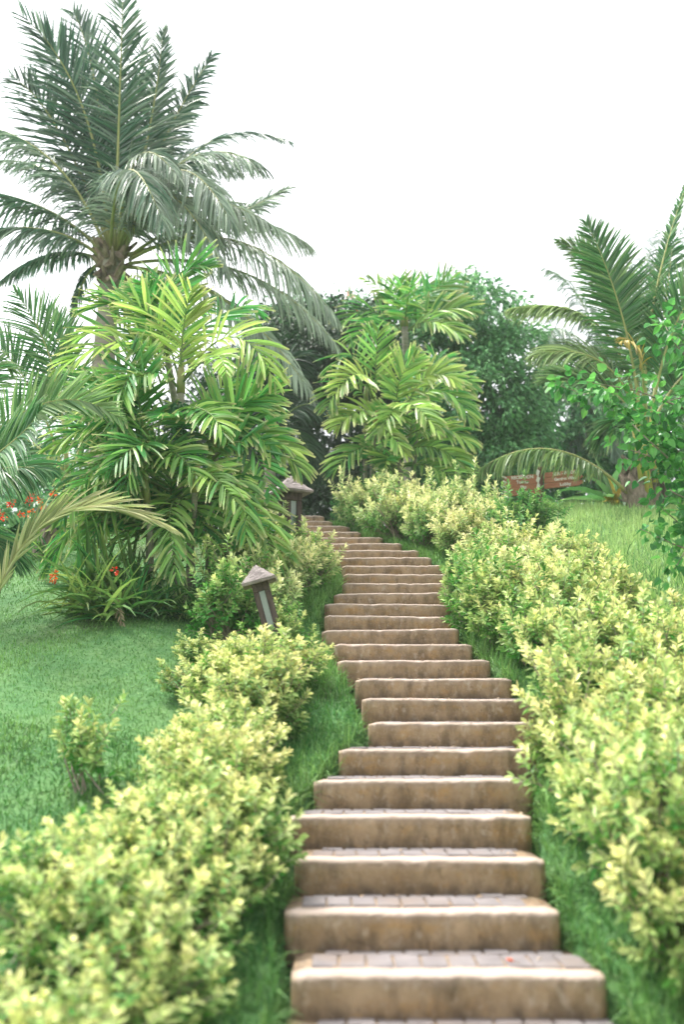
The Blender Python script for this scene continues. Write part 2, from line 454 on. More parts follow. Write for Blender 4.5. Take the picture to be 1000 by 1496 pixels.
def frond(parent, P0, P1, P2, n=48, Lm=0.5, wid=0.03, cam=0.0, droop=0.6, a0=35, a1=68, stem=0.15, lift=0.15, age=0.4, agev=0.25,
          m='coco', rib='midrib', prof=PROF_COCO, r0=0.02, tipL=0.35, jit=0.08, hint=None, gap=0.0, name='frond', shape='coco', twist=0.0, roll=(.25, .2)):
    loc = np.array(parent.location) if parent else np.zeros(3)
    P0, P1, P2 = (np.asarray(k, float) for k in (P0, P1, P2))
    pts = bez(P0, P1, P2, 60)
    seg = np.linalg.norm(np.diff(pts, axis=0), axis=1)
    cum = np.concatenate([[0], np.cumsum(seg)]); cum /= cum[-1]
    tg = nrm(np.gradient(pts, axis=0))
    h = UP * (1 - cam) + np.array([0, -1.0, 0]) * cam if hint is None else np.asarray(hint, float)
    nv = nrm(h[None] - tg * (tg @ h)[:, None])
    mb = MB()
    for s in (-1, 1):
        u = np.linspace(stem, 0.985, n) + R.uniform(-0.3, 0.3, n) / n
        keep = R.uniform(0, 1, n) > gap
        u = np.clip(u[keep], stem, 1)
        q = (u - stem) / (1 - stem)
        P = np.stack([np.interp(u, cum, pts[:, k]) for k in range(3)], 1)
        T = nrm(np.stack([np.interp(u, cum, tg[:, k]) for k in range(3)], 1))
        Nn = nrm(np.stack([np.interp(u, cum, nv[:, k]) for k in range(3)], 1))
        B = np.cross(T, Nn) * s
        if twist:
            ca, sa = math.cos(twist), math.sin(twist)
            B, Nn = B * ca + Nn * sa * s, Nn * ca - B * sa * s
        a = np.radians(a0 + (a1 - a0) * q ** 1.2) + R.normal(0, jit, len(q))
        if shape == 'coco':
            Lp = np.clip(np.sin(math.pi * (0.16 + 0.72 * q)), 0, 1) ** 0.7
            Lp = Lp * (1 - (1 - tipL) * np.clip((q - 0.6) / 0.4, 0, 1) ** 1.5)
        else:
            Lp = np.clip(np.sin(math.pi * (0.2 + 0.62 * q)), 0, 1) ** 0.6
            Lp = Lp * (1 - (1 - tipL) * np.clip((q - 0.7) / 0.3, 0, 1) ** 1.3)
        d = B * np.cos(a)[:, None] + T * np.sin(a)[:, None] + Nn * (lift + R.normal(0, 0.06, len(q)))[:, None]
        w = T + Nn * R.normal(roll[0] * s, roll[1], len(q))[:, None]
        L = Lm * Lp * R.uniform(0.9, 1.08, len(q))
        tt = np.stack([np.clip(age + R.normal(0, agev, len(q)), 0, 1), R.uniform(0, 1, len(q)), q], 1)
        W = wid * R.uniform(0.8, 1.15, len(q)) * (0.6 + 0.4 * np.clip(Lp, 0, 1))
        mb.blades(P - loc, d, w, L, W, prof, droop * R.uniform(0.7, 1.3, len(q)), tt, fold=0.35)
    o = mb.obj(name, M[m], parent)
    rb = MB()
    rb.tube(pts[::4] - loc, np.linspace(r0, r0 * 0.12, len(pts[::4])), 6)
    rb.obj('midrib', M[rib], o, smooth=True)
    return o


def fpx(parent, Y, a, b, c, db=0.0, dc=0.0, **k):
    """a frond given by the base, middle and tip seen in the photograph and their own depths"""
    return frond(parent, at(a[0], a[1], Y), at(b[0], b[1], Y + db), at(c[0], c[1], Y + dc), **k)


def crown_fronds(parent, base, nf, L, el=(10, 80), spread=(0, 360), bend=0.5, rng=R, **k):
    for i in range(nf):
        az = math.radians(spread[0] + (spread[1] - spread[0]) * (i + rng.uniform(-0.3, 0.3)) / nf)
        e = math.radians(rng.uniform(*el))
        l = L * rng.uniform(0.8, 1.12)
        hd = np.array([math.cos(az), math.sin(az), 0])
        P0 = base
        P1 = base + hd * l * 0.5 * math.cos(e) + UP * l * 0.5 * math.sin(e)
        e2 = e - bend * rng.uniform(0.7, 1.4)
        P2 = P1 + hd * l * 0.5 * math.cos(e2) + UP * l * 0.5 * math.sin(e2)
        kk = dict(k)
        kk['age'] = np.clip(k.get('age', 0.4) + rng.normal(0, 0.15), 0, 1)
        frond(parent, P0, P1, P2, **kk)


def trunk_pts(a, b, n=12, sway=0.0):
    u = np.linspace(0, 1, n)[:, None]
    return a + (b - a) * u + np.array([1, 0, 0]) * np.sin(u * math.pi) * sway


# ---- tall coconut palm, upper left
YC = 15.0
b = at(150, 800, YC); b[2] = float(gz(b[0], YC)) - 0.1
coco = empty('coconut_palm', b, 'tall coconut palm with a huge grey green crown rising above the leafy palm clump', 'palm tree')
top = at(165, 372, YC)
tb = MB()
tp = trunk_pts(b, top, 26, -0.1)
tb.tube(tp - b, 0.165 + 0.012 * np.sin(np.arange(26) * 2.4) + np.linspace(0.05, -0.01, 26), 16, jit=0.03)
tb.obj('trunk', M['bark'], coco, smooth=True)
fb = MB()
for k in range(46):                                   # old leaf bases and fibre under the crown
    az = R.uniform(0, 6.28); zz = R.uniform(-0.55, 0.1)
    p = top + np.array([math.cos(az) * 0.15, math.sin(az) * 0.15, zz])
    o_ = nrm([math.cos(az), math.sin(az), R.uniform(0.3, 1.6) if R.uniform() > .3 else -1.0])
    ln = R.uniform(0.12, 0.32)
    fb.tube(np.stack([p - b, p + o_ * ln * 0.5 - b, p + o_ * ln + UP * 0.03 - b]), [0.06, 0.05, 0.02], 5, jit=0.3)
fb.obj('leaf_base', M['fibre'], coco)
K = dict(n=92, Lm=1.05, wid=0.038, tipL=.6, r0=0.035, m='coco', age=0.3, stem=0.12, gap=.1, jit=.12)  # paler drooping fronds carry sky sheen in their colour
fpx(coco, YC, (168, 365), (174, 165), (180, -22), -0.3, -0.5, cam=0.95, droop=0.35, lift=0.1, a0=30, a1=62, **{**K, 'wid': .05, 'age': 0.06, 'Lm': .78})
fpx(coco, YC, (160, 360), (118, 150), (30, 20), 0.1, -0.2, cam=0.8, droop=0.3, **{**K, 'wid': .05, 'age': 0.02})
fpx(coco, YC, (158, 355), (120, 190), (62, 60), 0.6, 0.9, cam=0.7, droop=0.5, **{**K, 'wid': .05, 'age': 0.05})
fpx(coco, YC, (158, 358), (85, 190), (15, 110), 0.3, 0.5, cam=0.75, droop=0.35, **{**K, 'wid': .05, 'age': 0.03, 'gap': .25})
fpx(coco, YC, (164, 360), (140, 130), (105, 15), 0.4, 0.7, cam=0.85, droop=0.5, **{**K, 'wid': .05, 'age': 0.12})
fpx(coco, YC, (174, 362), (218, 190), (238, 40), 0.2, 0.3, cam=0.9, droop=0.5, **{**K, 'wid': .05, 'age': 0.14, 'Lm': .6})
fpx(coco, YC, (178, 362), (240, 205), (312, 78), 0.4, 0.7, cam=0.6, droop=1.0, **{**K, 'wid': .05, 'age': 0.12, 'Lm': .62})
fpx(coco, YC, (178, 362), (215, 240), (290, 140), 0.6, 1.2, cam=0.6, droop=1.0, **{**K, 'wid': .05, 'age': 0.07, 'Lm': .62})
fpx(coco, YC, (182, 365), (295, 215), (425, 208), 0.3, 0.2, cam=0.35, droop=0.9, **{**K, 'age': 0.1, 'Lm': .7})
fpx(coco, YC, (182, 365), (270, 235), (385, 245), -0.4, -0.7, cam=0.45, droop=1.5, **{**K, 'age': 0.65})
fpx(coco, YC, (182, 365), (255, 250), (340, 330), -0.8, -1.5, cam=0.3, droop=1.6, **{**K, 'age': 0.70})
fpx(coco, YC, (186, 372), (310, 330), (424, 272), 0.6, 1.0, cam=0.5, droop=0.9, **{**K, 'age': 0.60, 'Lm': .6})
fpx(coco, YC, (188, 375), (325, 318), (455, 360), 0.0, 0.3, cam=0.3, droop=1.6, **{**K, 'age': 0.80})
fpx(coco, YC, (188, 380), (345, 352), (492, 465), -0.4, -0.6, cam=0.3, droop=1.8, **{**K, 'age': 0.80, 'Lm': 1.05})
fpx(coco, YC, (188, 385), (360, 400), (492, 505), 0.3, 0.5, cam=0.4, droop=1.7, **{**K, 'age': 1.00, 'Lm': .85})
fpx(coco, YC, (186, 390), (330, 440), (455, 575), -0.3, -0.6, cam=0.4, droop=1.7, **{**K, 'age': 1.00, 'Lm': .85})
fpx(coco, YC, (155, 365), (75, 235), (-40, 180), -0.2, -0.2, cam=0.35, droop=1.6, **{**K, 'age': 0.4})
fpx(coco, YC, (152, 372), (65, 305), (-50, 275), 0.1, 0.1, cam=0.3, droop=1.7, **{**K, 'age': 0.2})
fpx(coco, YC, (150, 378), (60, 335), (-60, 345), -0.4, -0.7, cam=0.35, droop=1.6, **{**K, 'age': 0.3})
fpx(coco, YC, (150, 382), (75, 372), (-10, 420), 0.5, 0.8, cam=0.2, droop=1.5, **{**K, 'age': 0.05, 'Lm': .5})
fpx(coco, YC, (172, 368), (200, 232), (262, 262), -0.9, -1.5, cam=0.5, droop=1.5, **{**K, 'age': 0.6, 'Lm': .7})
fpx(coco, YC, (160, 372), (185, 250), (240, 330), -1.3, -2.2, cam=0.3, droop=1.5, **{**K, 'age': 0.45})
fpx(coco, YC, (168, 370), (175, 200), (200, 110), 1.2, 2.2, cam=0.4, droop=1.2, **{**K, 'age': 0.2})
fpx(coco, YC, (168, 370), (240, 280), (330, 280), 1.2, 2.2, cam=0.2, droop=1.5, **{**K, 'age': 0.2})
fpx(coco, YC, (150, 385), (118, 420), (98, 520), 0.4, 0.6, cam=0.2, droop=1.2, **{**K, 'age': 0.05, 'Lm': .35, 'gap': .4})
fpx(coco, YC, (180, 390), (245, 420), (270, 520), 0.5, 0.8, cam=0.2, droop=1.4, **{**K, 'age': 0.3})

for (b_, c_, db, dc, ag, dr, Lm) in [((195, 190), (208, 60), .3, .5, .25, .6, .8), ((245, 250), (345, 250), .5, .8, .5, 1.5, .9), ((260, 290), (400, 330), -.5, -.9, .8, 1.8, .9), ((235, 280), (330, 400), -1.0, -1.6, .7, 1.8, .9), ((250, 300), (375, 300), .8, 1.4, .6, 1.7, .9), ((85, 260), (-10, 235), .6, .9, .3, 1.5, .8)]:
    fpx(coco, YC, (170, 368), b_, c_, db, dc, cam=.4, droop=dr, **{**K, 'age': ag, 'Lm': Lm})

# ---- large clump of broad leaved palms, left
KA = dict(n=19, Lm=0.42, wid=0.042, r0=0.013, m='areca', rib='midrib_green', prof=PROF_ARECA, shape='areca', tipL=0.55, a0=32, a1=66, stem=0.18, droop=0.2, lift=0.3, jit=0.13, roll=(.5, .45))


def palm_clump(name, base, label, stems, kf, cat='palm clump', group=None):
    e = empty(name, base, label, cat, group)
    loc = np.array(e.location)
    for (dx, dy, tp_, rad) in stems:
        a = np.array([loc[0] + dx, loc[1] + dy, 0.0]); a[2] = float(gz(a[0], a[1])) - 0.05
        mb = MB(); pts = trunk_pts(a, tp_, 14, R.uniform(-.06, .06))
        mb.tube(pts - loc, rad * (1 + 0.08 * (np.arange(14) % 2)), 9)
        mb.obj('cane', M['cane'], e, smooth=True)
        mb = MB(); dd = nrm(pts[-1] - pts[-2])
        mb.tube(np.stack([pts[-1], pts[-1] + dd * 0.12, pts[-1] + dd * 0.3]) - loc, [rad * 1.25, rad * 1.3, rad * 0.8], 9)
        mb.obj('crown_shaft', M['shaft'], e, smooth=True)
    return e


YL = 9.4
bx = at(255, 850, YL); bx[2] = float(gz(bx[0], YL))
stems = [(0.0, 0.0, at(264, 575, YL), 0.035), (-0.3, 0.2, at(205, 640, YL + .3), 0.03), (0.3, 0.1, at(315, 660, YL), 0.03),
         (0.15, -0.25, at(285, 720, YL - .4), 0.028), (-0.2, -0.25, at(215, 735, YL - .4), 0.028), (0.1, 0.5, at(240, 500, YL + .6), 0.035)]
clump = palm_clump('palm_clump', bx, 'wide bushy clump of bright green feathery palms on the lawn left of the stairs', stems, KA)
Z = YL
for (a_, b_, c_, db, dc, kw) in [
    ((264, 560), (268, 480), (280, 424), -0.1, -0.25, dict(cam=0.9, age=0.75, droop=0.3, Lm=.42, a0=30)),
    ((262, 560), (228, 470), (172, 440), 0.0, -0.1, dict(cam=0.75, age=0.5, droop=0.4)),
    ((268, 555), (340, 492), (402, 560), -0.2, -0.35, dict(cam=0.55, age=0.8, droop=0.7)),
    ((255, 555), (185, 500), (88, 540), -0.1, -0.2, dict(cam=0.55, age=0.85, droop=0.7)),
    ((266, 560), (310, 520), (330, 545), -0.5, -0.9, dict(cam=0.5, age=0.95, droop=0.6, Lm=.3)),
    ((245, 520), (255, 410), (310, 392), 0.6, 0.5, dict(cam=0.75, age=0.05, droop=0.3, n=34, wid=.045, Lm=.5)),
    ((245, 510), (225, 430), (205, 415), 0.6, 0.8, dict(cam=0.8, age=0.15, droop=0.3)),
    ((240, 520), (345, 450), (375, 470), 0.7, 0.9, dict(cam=0.6, age=0.1, droop=0.5)),
    ((262, 570), (215, 545), (140, 600), -0.3, -0.6, dict(cam=0.5, age=0.3, droop=0.7)),
    ((300, 650), (350, 595), (400, 575), -0.1, -0.15, dict(cam=0.8, age=0.3, droop=0.35, Lm=.5, n=28)),
    ((310, 665), (370, 632), (398, 665), -0.2, -0.3, dict(cam=0.55, age=0.25, droop=0.7)),
    ((305, 680), (372, 640), (440, 690), -0.2, -0.3, dict(cam=0.5, age=0.45, droop=0.7)),
    ((290, 740), (360, 735), (400, 830), -0.4, -0.6, dict(cam=0.55, age=0.5, droop=0.9, Lm=.5)),
    ((285, 730), (335, 700), (360, 785), -0.5, -0.9, dict(cam=0.5, age=0.4, droop=0.8)),
    ((290, 735), (300, 690), (345, 735), -0.6, -1.0, dict(cam=0.6, age=0.7, droop=0.8, Lm=.36)),
    ((280, 745), (250, 740), (258, 840), -0.5, -0.9, dict(cam=0.6, age=0.6, droop=0.7, Lm=.36)),
    ((225, 760), (255, 790), (240, 860), -0.5, -0.7, dict(cam=0.7, age=0.2, droop=0.7, Lm=.36)),
    ((205, 660), (150, 620), (78, 655), -0.2, -0.3, dict(cam=0.55, age=0.3, droop=0.7)),
    ((205, 650), (170, 580), (110, 575), -0.1, 0.1, dict(cam=0.7, age=0.1, droop=0.5)),
    ((205, 690), (150, 670), (90, 760), -0.4, -0.6, dict(cam=0.5, age=0.3, droop=0.9)),
    ((215, 740), (160, 730), (125, 830), -0.3, -0.5, dict(cam=0.5, age=0.25, droop=1.0)),
    ((210, 750), (140, 740), (70, 830), 0.1, 0.2, dict(cam=0.4, age=0.15, droop=1.2)),
    ((215, 650), (205, 600), (190, 510), -0.2, -0.2, dict(cam=0.9, age=0.1, droop=0.3)),
    ((225, 690), (250, 660), (290, 700), -0.5, -0.8, dict(cam=0.6, age=0.25, droop=0.6)),
    ((225, 700), (210, 650), (155, 690), -0.6, -1.0, dict(cam=0.6, age=0.2, droop=0.6)),
    ((275, 640), (320, 570), (375, 530), 0.2, 0.3, dict(cam=0.7, age=0.2, droop=0.5)),
    ((260, 600), (300, 600), (330, 640), -0.6, -0.9, dict(cam=0.6, age=0.55, droop=0.6, Lm=.36)),
    ((300, 760), (350, 780), (400, 850), -0.2, -0.3, dict(cam=0.5, age=0.1, droop=0.8)),
    ((290, 790), (340, 820), (370, 880), -0.1, -0.1, dict(cam=0.5, age=0.05, droop=0.8)),
]:
    fpx(clump, Z, a_, b_, c_, db, dc, **{**KA, **kw})
for (p, y, n, L) in ((stems[1][2], 0, 4, .9), (stems[2][2], 0, 3, .9), (stems[5][2], 0, 3, .8), (at(245, 700, YL + .3), 0, 7, 1.0), (at(245, 780, YL + .1), 0, 9, .9), (at(200, 790, YL + .3), 0, 6, .85), (at(310, 790, YL + .3), 0, 6, .85)):
    crown_fronds(clump, p, n, L * .85, el=(15, 75), bend=0.7, **{**KA, 'age': 0.12, 'droop': 0.7, 'n': 16})
for (a_, b_, c_, db, dc, ag) in [((235, 530), (190, 450), (118, 455), .4, .5, .3), ((240, 540), (175, 480), (105, 500), .3, .4, .5), ((235, 560), (180, 440), (140, 445), .5, .6, .1), ((225, 600), (160, 540), (85, 590), .2, .3, .35), ((250, 510), (215, 440), (192, 432), .5, .6, .15)]:
    fpx(clump, Z, a_, b_, c_, db, dc, **{**KA, 'cam': .65, 'age': ag})
for k in range(24):
    bx_, by_ = R.uniform(195, 300), R.uniform(570, 800)
    sg = 1 if R.uniform() < (bx_ - 170) / 190 else -1
    rx, ry = R.uniform(45, 125), R.uniform(-70, 20)
    dz = R.uniform(-.5, .6)
    fpx(clump, Z + dz * .4, (bx_, by_), (bx_ + sg * rx * .6, by_ + ry), (min(max(bx_ + sg * rx, 85), 395), by_ + ry + R.uniform(20, 95)), dz * .5, dz, **{**KA, 'cam': R.uniform(.35, .75), 'age': float(np.clip(R.normal(.16, .15), 0, 1)), 'n': 16, 'Lm': .38})
# climber hanging round the main cane
vb = MB()
N = 420
an = R.uniform(0, 6.28, N); zz = R.uniform(0, 1, N)
c0, c1 = at(262, 590, YL - .15), at(270, 690, YL - .15)
pp = c0 + (c1 - c0) * zz[:, None] + np.stack([np.cos(an), np.sin(an), 0 * an], 1) * (R.uniform(0.02, 0.16, N) * (0.5 + zz))[:, None]
dd = np.stack([np.cos(an), np.sin(an), R.uniform(-1, .4, N)], 1)
vb.blades(pp - bx, dd, R.normal(0, 1, (N, 3)), R.uniform(.04, .07, N), R.uniform(.03, .05, N), [.3, 1, .8, .05], np.full(N, .5), np.stack([R.uniform(0, .25, N), R.uniform(0, 1, N), 0 * an], 1), m=3)
vb.obj('climbing_vine', M['tree'], clump)

# ---- central clump beyond the stairs and the taller palm behind it
YM = 13.9
bm = at(560, 735, YM); bm[2] = float(gz(bm[0], YM))
st2 = [(-0.1, -0.05, at(548, 630, YM - .1), 0.032), (0.2, 0, at(580, 640, YM), 0.03), (0.35, 0.1, at(610, 610, YM + .2), 0.03), (-0.25, .1, at(535, 590, YM + .2), 0.03)]
clump2 = palm_clump('palm_clump', bm, 'pale green layered palm clump behind the cream hedge at the top of the stairs', st2, KA)
KB = {**KA, 'Lm': 0.44, 'wid': 0.054, 'n': 19}
for (a_, b_, c_, db, dc, kw) in [
    ((548, 585), (550, 525), (553, 480), -0.1, -0.25, dict(cam=0.95, age=0.4, droop=0.2)),
    ((545, 590), (515, 520), (482, 550), 0, -0.1, dict(cam=0.5, age=0.3, droop=0.7)),
    ((545, 595), (505, 560), (478, 598), -0.2, -0.4, dict(cam=0.5, age=0.45, droop=0.7)),
    ((550, 595), (525, 548), (490, 575), -0.6, -1.0, dict(cam=0.6, age=0.85, droop=0.5, Lm=.42)),
    ((585, 600), (583, 560), (608, 522), -0.2, -0.3, dict(cam=0.9, age=0.7, droop=0.3)),
    ((590, 605), (625, 550), (665, 560), -0.3, -0.5, dict(cam=0.6, age=0.8, droop=0.6)),
    ((590, 605), (640, 570), (690, 615), -0.2, -0.3, dict(cam=0.5, age=0.6, droop=0.7)),
    ((610, 600), (650, 555), (692, 568), 0.2, 0.3, dict(cam=0.6, age=0.45, droop=0.6)),
    ((590, 615), (600, 590), (640, 630), -0.7, -1.0, dict(cam=0.55, age=0.85, droop=0.6, Lm=.42)),
    ((555, 620), (530, 600), (492, 625), -0.3, -0.5, dict(cam=0.5, age=0.7, droop=0.6)),
    ((560, 625), (575, 600), (545, 640), -0.6, -0.9, dict(cam=0.5, age=0.7, droop=0.7, Lm=.36)),
    ((590, 640), (640, 625), (690, 650), -0.2, -0.3, dict(cam=0.5, age=0.55, droop=0.7)),
    ((585, 660), (640, 655), (685, 690), -0.3, -0.4, dict(cam=0.5, age=0.55, droop=0.8)),
    ((590, 680), (640, 685), (685, 720), -0.4, -0.6, dict(cam=0.5, age=0.6, droop=0.8)),
    ((560, 660), (525, 655), (488, 690), -0.3, -0.4, dict(cam=0.5, age=0.3, droop=0.7)),
    ((560, 650), (560, 625), (595, 665), -0.6, -0.9, dict(cam=0.5, age=0.6, droop=0.7, Lm=.36)),
    ((570, 600), (590, 540), (588, 520), 0.3, 0.4, dict(cam=0.8, age=0.15, droop=0.4)),
    ((605, 600), (640, 530), (632, 530), 0.3, 0.6, dict(cam=0.8, age=0.2, droop=0.4)),
]:
    fpx(clump2, YM, a_, b_, c_, db, dc, **{**KB, **kw})
for p in (at(560, 640, YM + .2), at(600, 650, YM + .2), at(575, 690, YM)):
    crown_fronds(clump2, p, 4, 0.7, el=(10, 65), bend=0.7, **{**KB, 'age': 0.25, 'n': 16})

YP = 16.0
bp_ = at(592, 745, YP); bp_[2] = float(gz(bp_[0], YP))
tallp = palm_clump('slender_palm', bp_, 'single slender palm standing taller than the pale palm clump, against the sky', [(0, 0, at(592, 478, YP), 0.055)], KA, 'palm tree')
for (a_, b_, c_, db, dc, kw) in [
    ((592, 482), (596, 440), (604, 415), -0.5, -1.0, dict(cam=0.8, age=0.35, droop=0.3, Lm=.5)),
    ((590, 482), (580, 440), (575, 410), -0.1, -0.3, dict(cam=0.9, age=0.05, droop=0.4, Lm=.5)),
    ((592, 482), (630, 430), (665, 408), 0.1, 0.2, dict(cam=0.7, age=0.25, droop=0.5)),
    ((594, 485), (640, 455), (688, 455), -0.1, -0.2, dict(cam=0.6, age=0.4, droop=0.6)),
    ((594, 487), (630, 470), (672, 490), -0.3, -0.5, dict(cam=0.5, age=0.5, droop=0.7)),
    ((588, 484), (565, 430), (530, 408), 0.1, 0.2, dict(cam=0.6, age=0.4, droop=0.7, Lm=.3)),
    ((588, 486), (545, 455), (502, 470), 0, 0, dict(cam=0.6, age=0.15, droop=0.7)),
    ((588, 488), (555, 475), (520, 500), -0.4, -0.6, dict(cam=0.5, age=0.2, droop=0.7)),
    ((592, 482), (600, 430), (640, 415), 0.5, 0.9, dict(cam=0.6, age=0.1, droop=0.7)),
]:
    fpx(tallp, YP, a_, b_, c_, db, dc, **{**KB, 'Lm': .55, **kw})

# ---- young coconut palm coming in from the left edge
YE = 8.3
be = at(-150, 830, YE); be[2] = float(gz(be[0], YE))
edge = empty('young_coconut_palm', be, 'young coconut palm whose arching fronds reach in over the lawn before the bushy palm clump', 'palm tree')
mb = MB(); tp = np.stack([be, be + UP * .25, be + UP * .55]); mb.tube(tp - be, [.2, .17, .12], 10, jit=.1); mb.obj('trunk', M['fibre'], edge)
KE = dict(n=66, Lm=0.52, wid=0.028, r0=0.016, m='coco_young', age=0.35, stem=0.2)
fpx(edge, YE, (-120, 760), (42, 598), (180, 618), -0.3, -0.3, cam=0.85, droop=0.12, lift=.35, **{**KE, 'age': .75, 'stem': .4, 'Lm': .36, 'a0': 30, 'a1': 70})
fpx(edge, YE, (-150, 760), (0, 660), (55, 600), -0.6, -1.0, cam=0.7, droop=0.7, **{**KE, 'age': .15, 'stem': .4})
fpx(edge, YE, (-150, 750), (-20, 690), (75, 690), 0, 0, cam=0.5, droop=1.0, **{**KE, 'age': .15, 'stem': .3})
fpx(edge, YE, (-10, 885), (95, 748), (265, 782), -0.2, -0.2, cam=0.6, droop=0.25, **{**KE, 'm': 'pale', 'age': 0.7, 'Lm': .42, 'a0': 72, 'a1': 84, 'stem': .06, 'n': 46})
fpx(edge, YE, (-150, 760), (-40, 560), (20, 545), 0.4, 0.6, cam=0.6, droop=0.7, **KE)
fpx(edge, YE, (-150, 760), (-40, 770), (20, 830), 0.2, 0.3, cam=0.5, droop=1.0, **{**KE, 'age': .1})
fpx(edge, YE, (-150, 740), (-60, 470), (-10, 420), 0.2, 0.3, cam=0.8, droop=0.5, **{**KE, 'age': .3})
for s_ in (0, 1):
    crown_fronds(edge, np.array([be[0], be[1], be[2] + .5]), 4, 1.6, el=(20, 60), spread=(100, 260), bend=0.8, **KE)
YF = 11.0
bf = at(70, 760, YF); bf[2] = float(gz(bf[0], YF))
edge2 = empty('young_coconut_palm', bf, 'smaller coconut palm with two upright dark fronds against the sky, behind the arching fronds', 'palm tree')
mb = MB(); tp = np.stack([bf - UP * .25, bf + UP * .1, bf + UP * .55]); mb.tube(tp - bf, [.17, .13, .04], 12, jit=.25); mb.obj('trunk', M['stump'], edge2)
KF = dict(n=56, Lm=0.6, wid=0.03, r0=0.018, m='coco_young', age=0.1, stem=0.3)
fpx(edge2, YF, (95, 700), (78, 540), (20, 425), 0, 0, cam=0.9, droop=0.4, **KF)
fpx(edge2, YF, (98, 700), (92, 540), (70, 450), 0.3, 0.4, cam=0.9, droop=0.3, **{**KF, 'a0': 40})
fpx(edge2, YF, (95, 705), (40, 560), (-40, 480), 0.3, 0.5, cam=0.7, droop=0.7, **{**KF, 'age': .3})
fpx(edge2, YF, (95, 710), (30, 640), (-30, 690), 0.3, 0.5, cam=0.5, droop=1.0, **KF)
fpx(edge2, YF, (100, 705), (140, 600), (175, 570), 0.5, 0.7, cam=0.7, droop=0.7, **KF)

# ---- coconut palm on the right lawn
YR = 13.6
br = at(943, 745, YR); br[2] = float(gz(br[0], YR)) - .03
rp = empty('young_coconut_palm', br, 'stout young coconut palm with brown fibrous base and long upright fronds, right lawn', 'palm tree')
mb = MB()
mb.tube(np.stack([br, br + UP * .2, br + UP * .45, br + UP * .7 + np.array([-.02, 0, 0])]) - br, [.24, .25, .21, .14], 12, jit=.12)
for k in range(40):
    az = R.uniform(0, 6.28); zz = R.uniform(0.05, .65)
    p = br + np.array([math.cos(az) * .2, math.sin(az) * .2, zz]); o_ = nrm([math.cos(az), math.sin(az), 1.6])
    mb.tube(np.stack([p, p + o_ * .1, p + o_ * .22]) - br, [.07, .06, .015], 5, jit=.3)
for k in range(60):
    az = R.uniform(0, 6.28); zz = R.uniform(.0, .6); rr_ = .25 - .1 * zz
    p = br + np.array([math.cos(az) * rr_, math.sin(az) * rr_, zz]); o_ = np.array([math.cos(az) * R.uniform(.02, .12), math.sin(az) * R.uniform(.02, .12), R.uniform(-.25, .2)])
    mb.tube(np.stack([p, p + o_ * .5, p + o_]) - br, [.016, .012, .004], 4, jit=.3)
mb.obj('trunk', M['stump'], rp)
for (a_, b_, w_) in (((938, 700), (925, 620), .028), ((950, 720), (935, 600), .04), ((958, 705), (952, 610), .03), ((962, 700), (962, 640), .022)):
    mb = MB(); mb.tube(np.stack([at(*a_, YR - .25), (at(*a_, YR - .25) + at(*b_, YR - .2)) / 2, at(*b_, YR - .15)]) - br, [w_ * 1.5, w_, w_ * .8], 8); mb.obj('petiole', M['petiole'], rp, smooth=True)
KR = dict(n=105, Lm=0.72, wid=0.042, r0=0.028, m='coco_young', age=0.12, stem=0.3)
fpx(rp, YR, (938, 640), (912, 470), (856, 322), -0.1, -0.2, cam=0.95, droop=0.3, **{**KR, 'age': 0.0, 'stem': .28, 'a0': 20, 'a1': 60})
fpx(rp, YR, (935, 640), (905, 440), (812, 352), 0.2, 0.3, cam=0.75, droop=0.5, **{**KR, 'age': .5, 'stem': .5, 'Lm': .5})
fpx(rp, YR, (945, 640), (955, 450), (1015, 240), -0.1, -0.1, cam=0.2, droop=0.2, **{**KR, 'Lm': .22, 'age': .2, 'r0': .045, 'stem': .2})
fpx(rp, YR, (940, 630), (880, 530), (780, 520), -0.2, -0.3, cam=0.5, droop=1.2, **{**KR, 'age': .75})
fpx(rp, YR, (940, 640), (890, 570), (800, 560), -0.5, -0.8, cam=0.55, droop=0.6, **{**KR, 'age': .3})
fpx(rp, YR, (935, 650), (880, 480), (742, 452), 0.2, 0.2, cam=0.3, droop=1.2, **{**KR, 'age': .9, 'stem': .6, 'Lm': .55})
fpx(rp, YR, (925, 728), (800, 656), (672, 708), -0.3, -0.35, cam=0.2, droop=2.2, **{**KR, 'age': .6, 'stem': .2, 'Lm': .5, 'n': 90})
fpx(rp, YR, (950, 630), (990, 470), (1060, 400), -0.2, -0.2, cam=0.8, droop=0.5, **{**KR, 'age': .3})
fpx(rp, YR, (950, 630), (1010, 540), (1090, 520), 0.1, 0.2, cam=0.6, droop=0.8, **{**KR, 'age': .3})
fpx(rp, YR, (950, 630), (970, 470), (985, 350), 0.6, 1.0, cam=0.8, droop=0.7, **{**KR, 'age': 0.1, 'gap': .3})
fpx(rp, YR, (945, 620), (935, 520), (905, 500), -0.6, -1.1, cam=0.6, droop=1.2, **{**KR, 'm': 'yellow', 'Lm': .34, 'age': .5, 'n': 22, 'name': 'dead_frond', 'stem': .5, 'gap': .3})
fpx(rp, YR, (950, 650), (1000, 620), (1060, 680), -0.4, -0.5, cam=0.4, droop=1.2, **KR)
fpx(rp, YR, (940, 650), (915, 610), (880, 640), .4, .7, cam=0.4, droop=1.2, **KR)


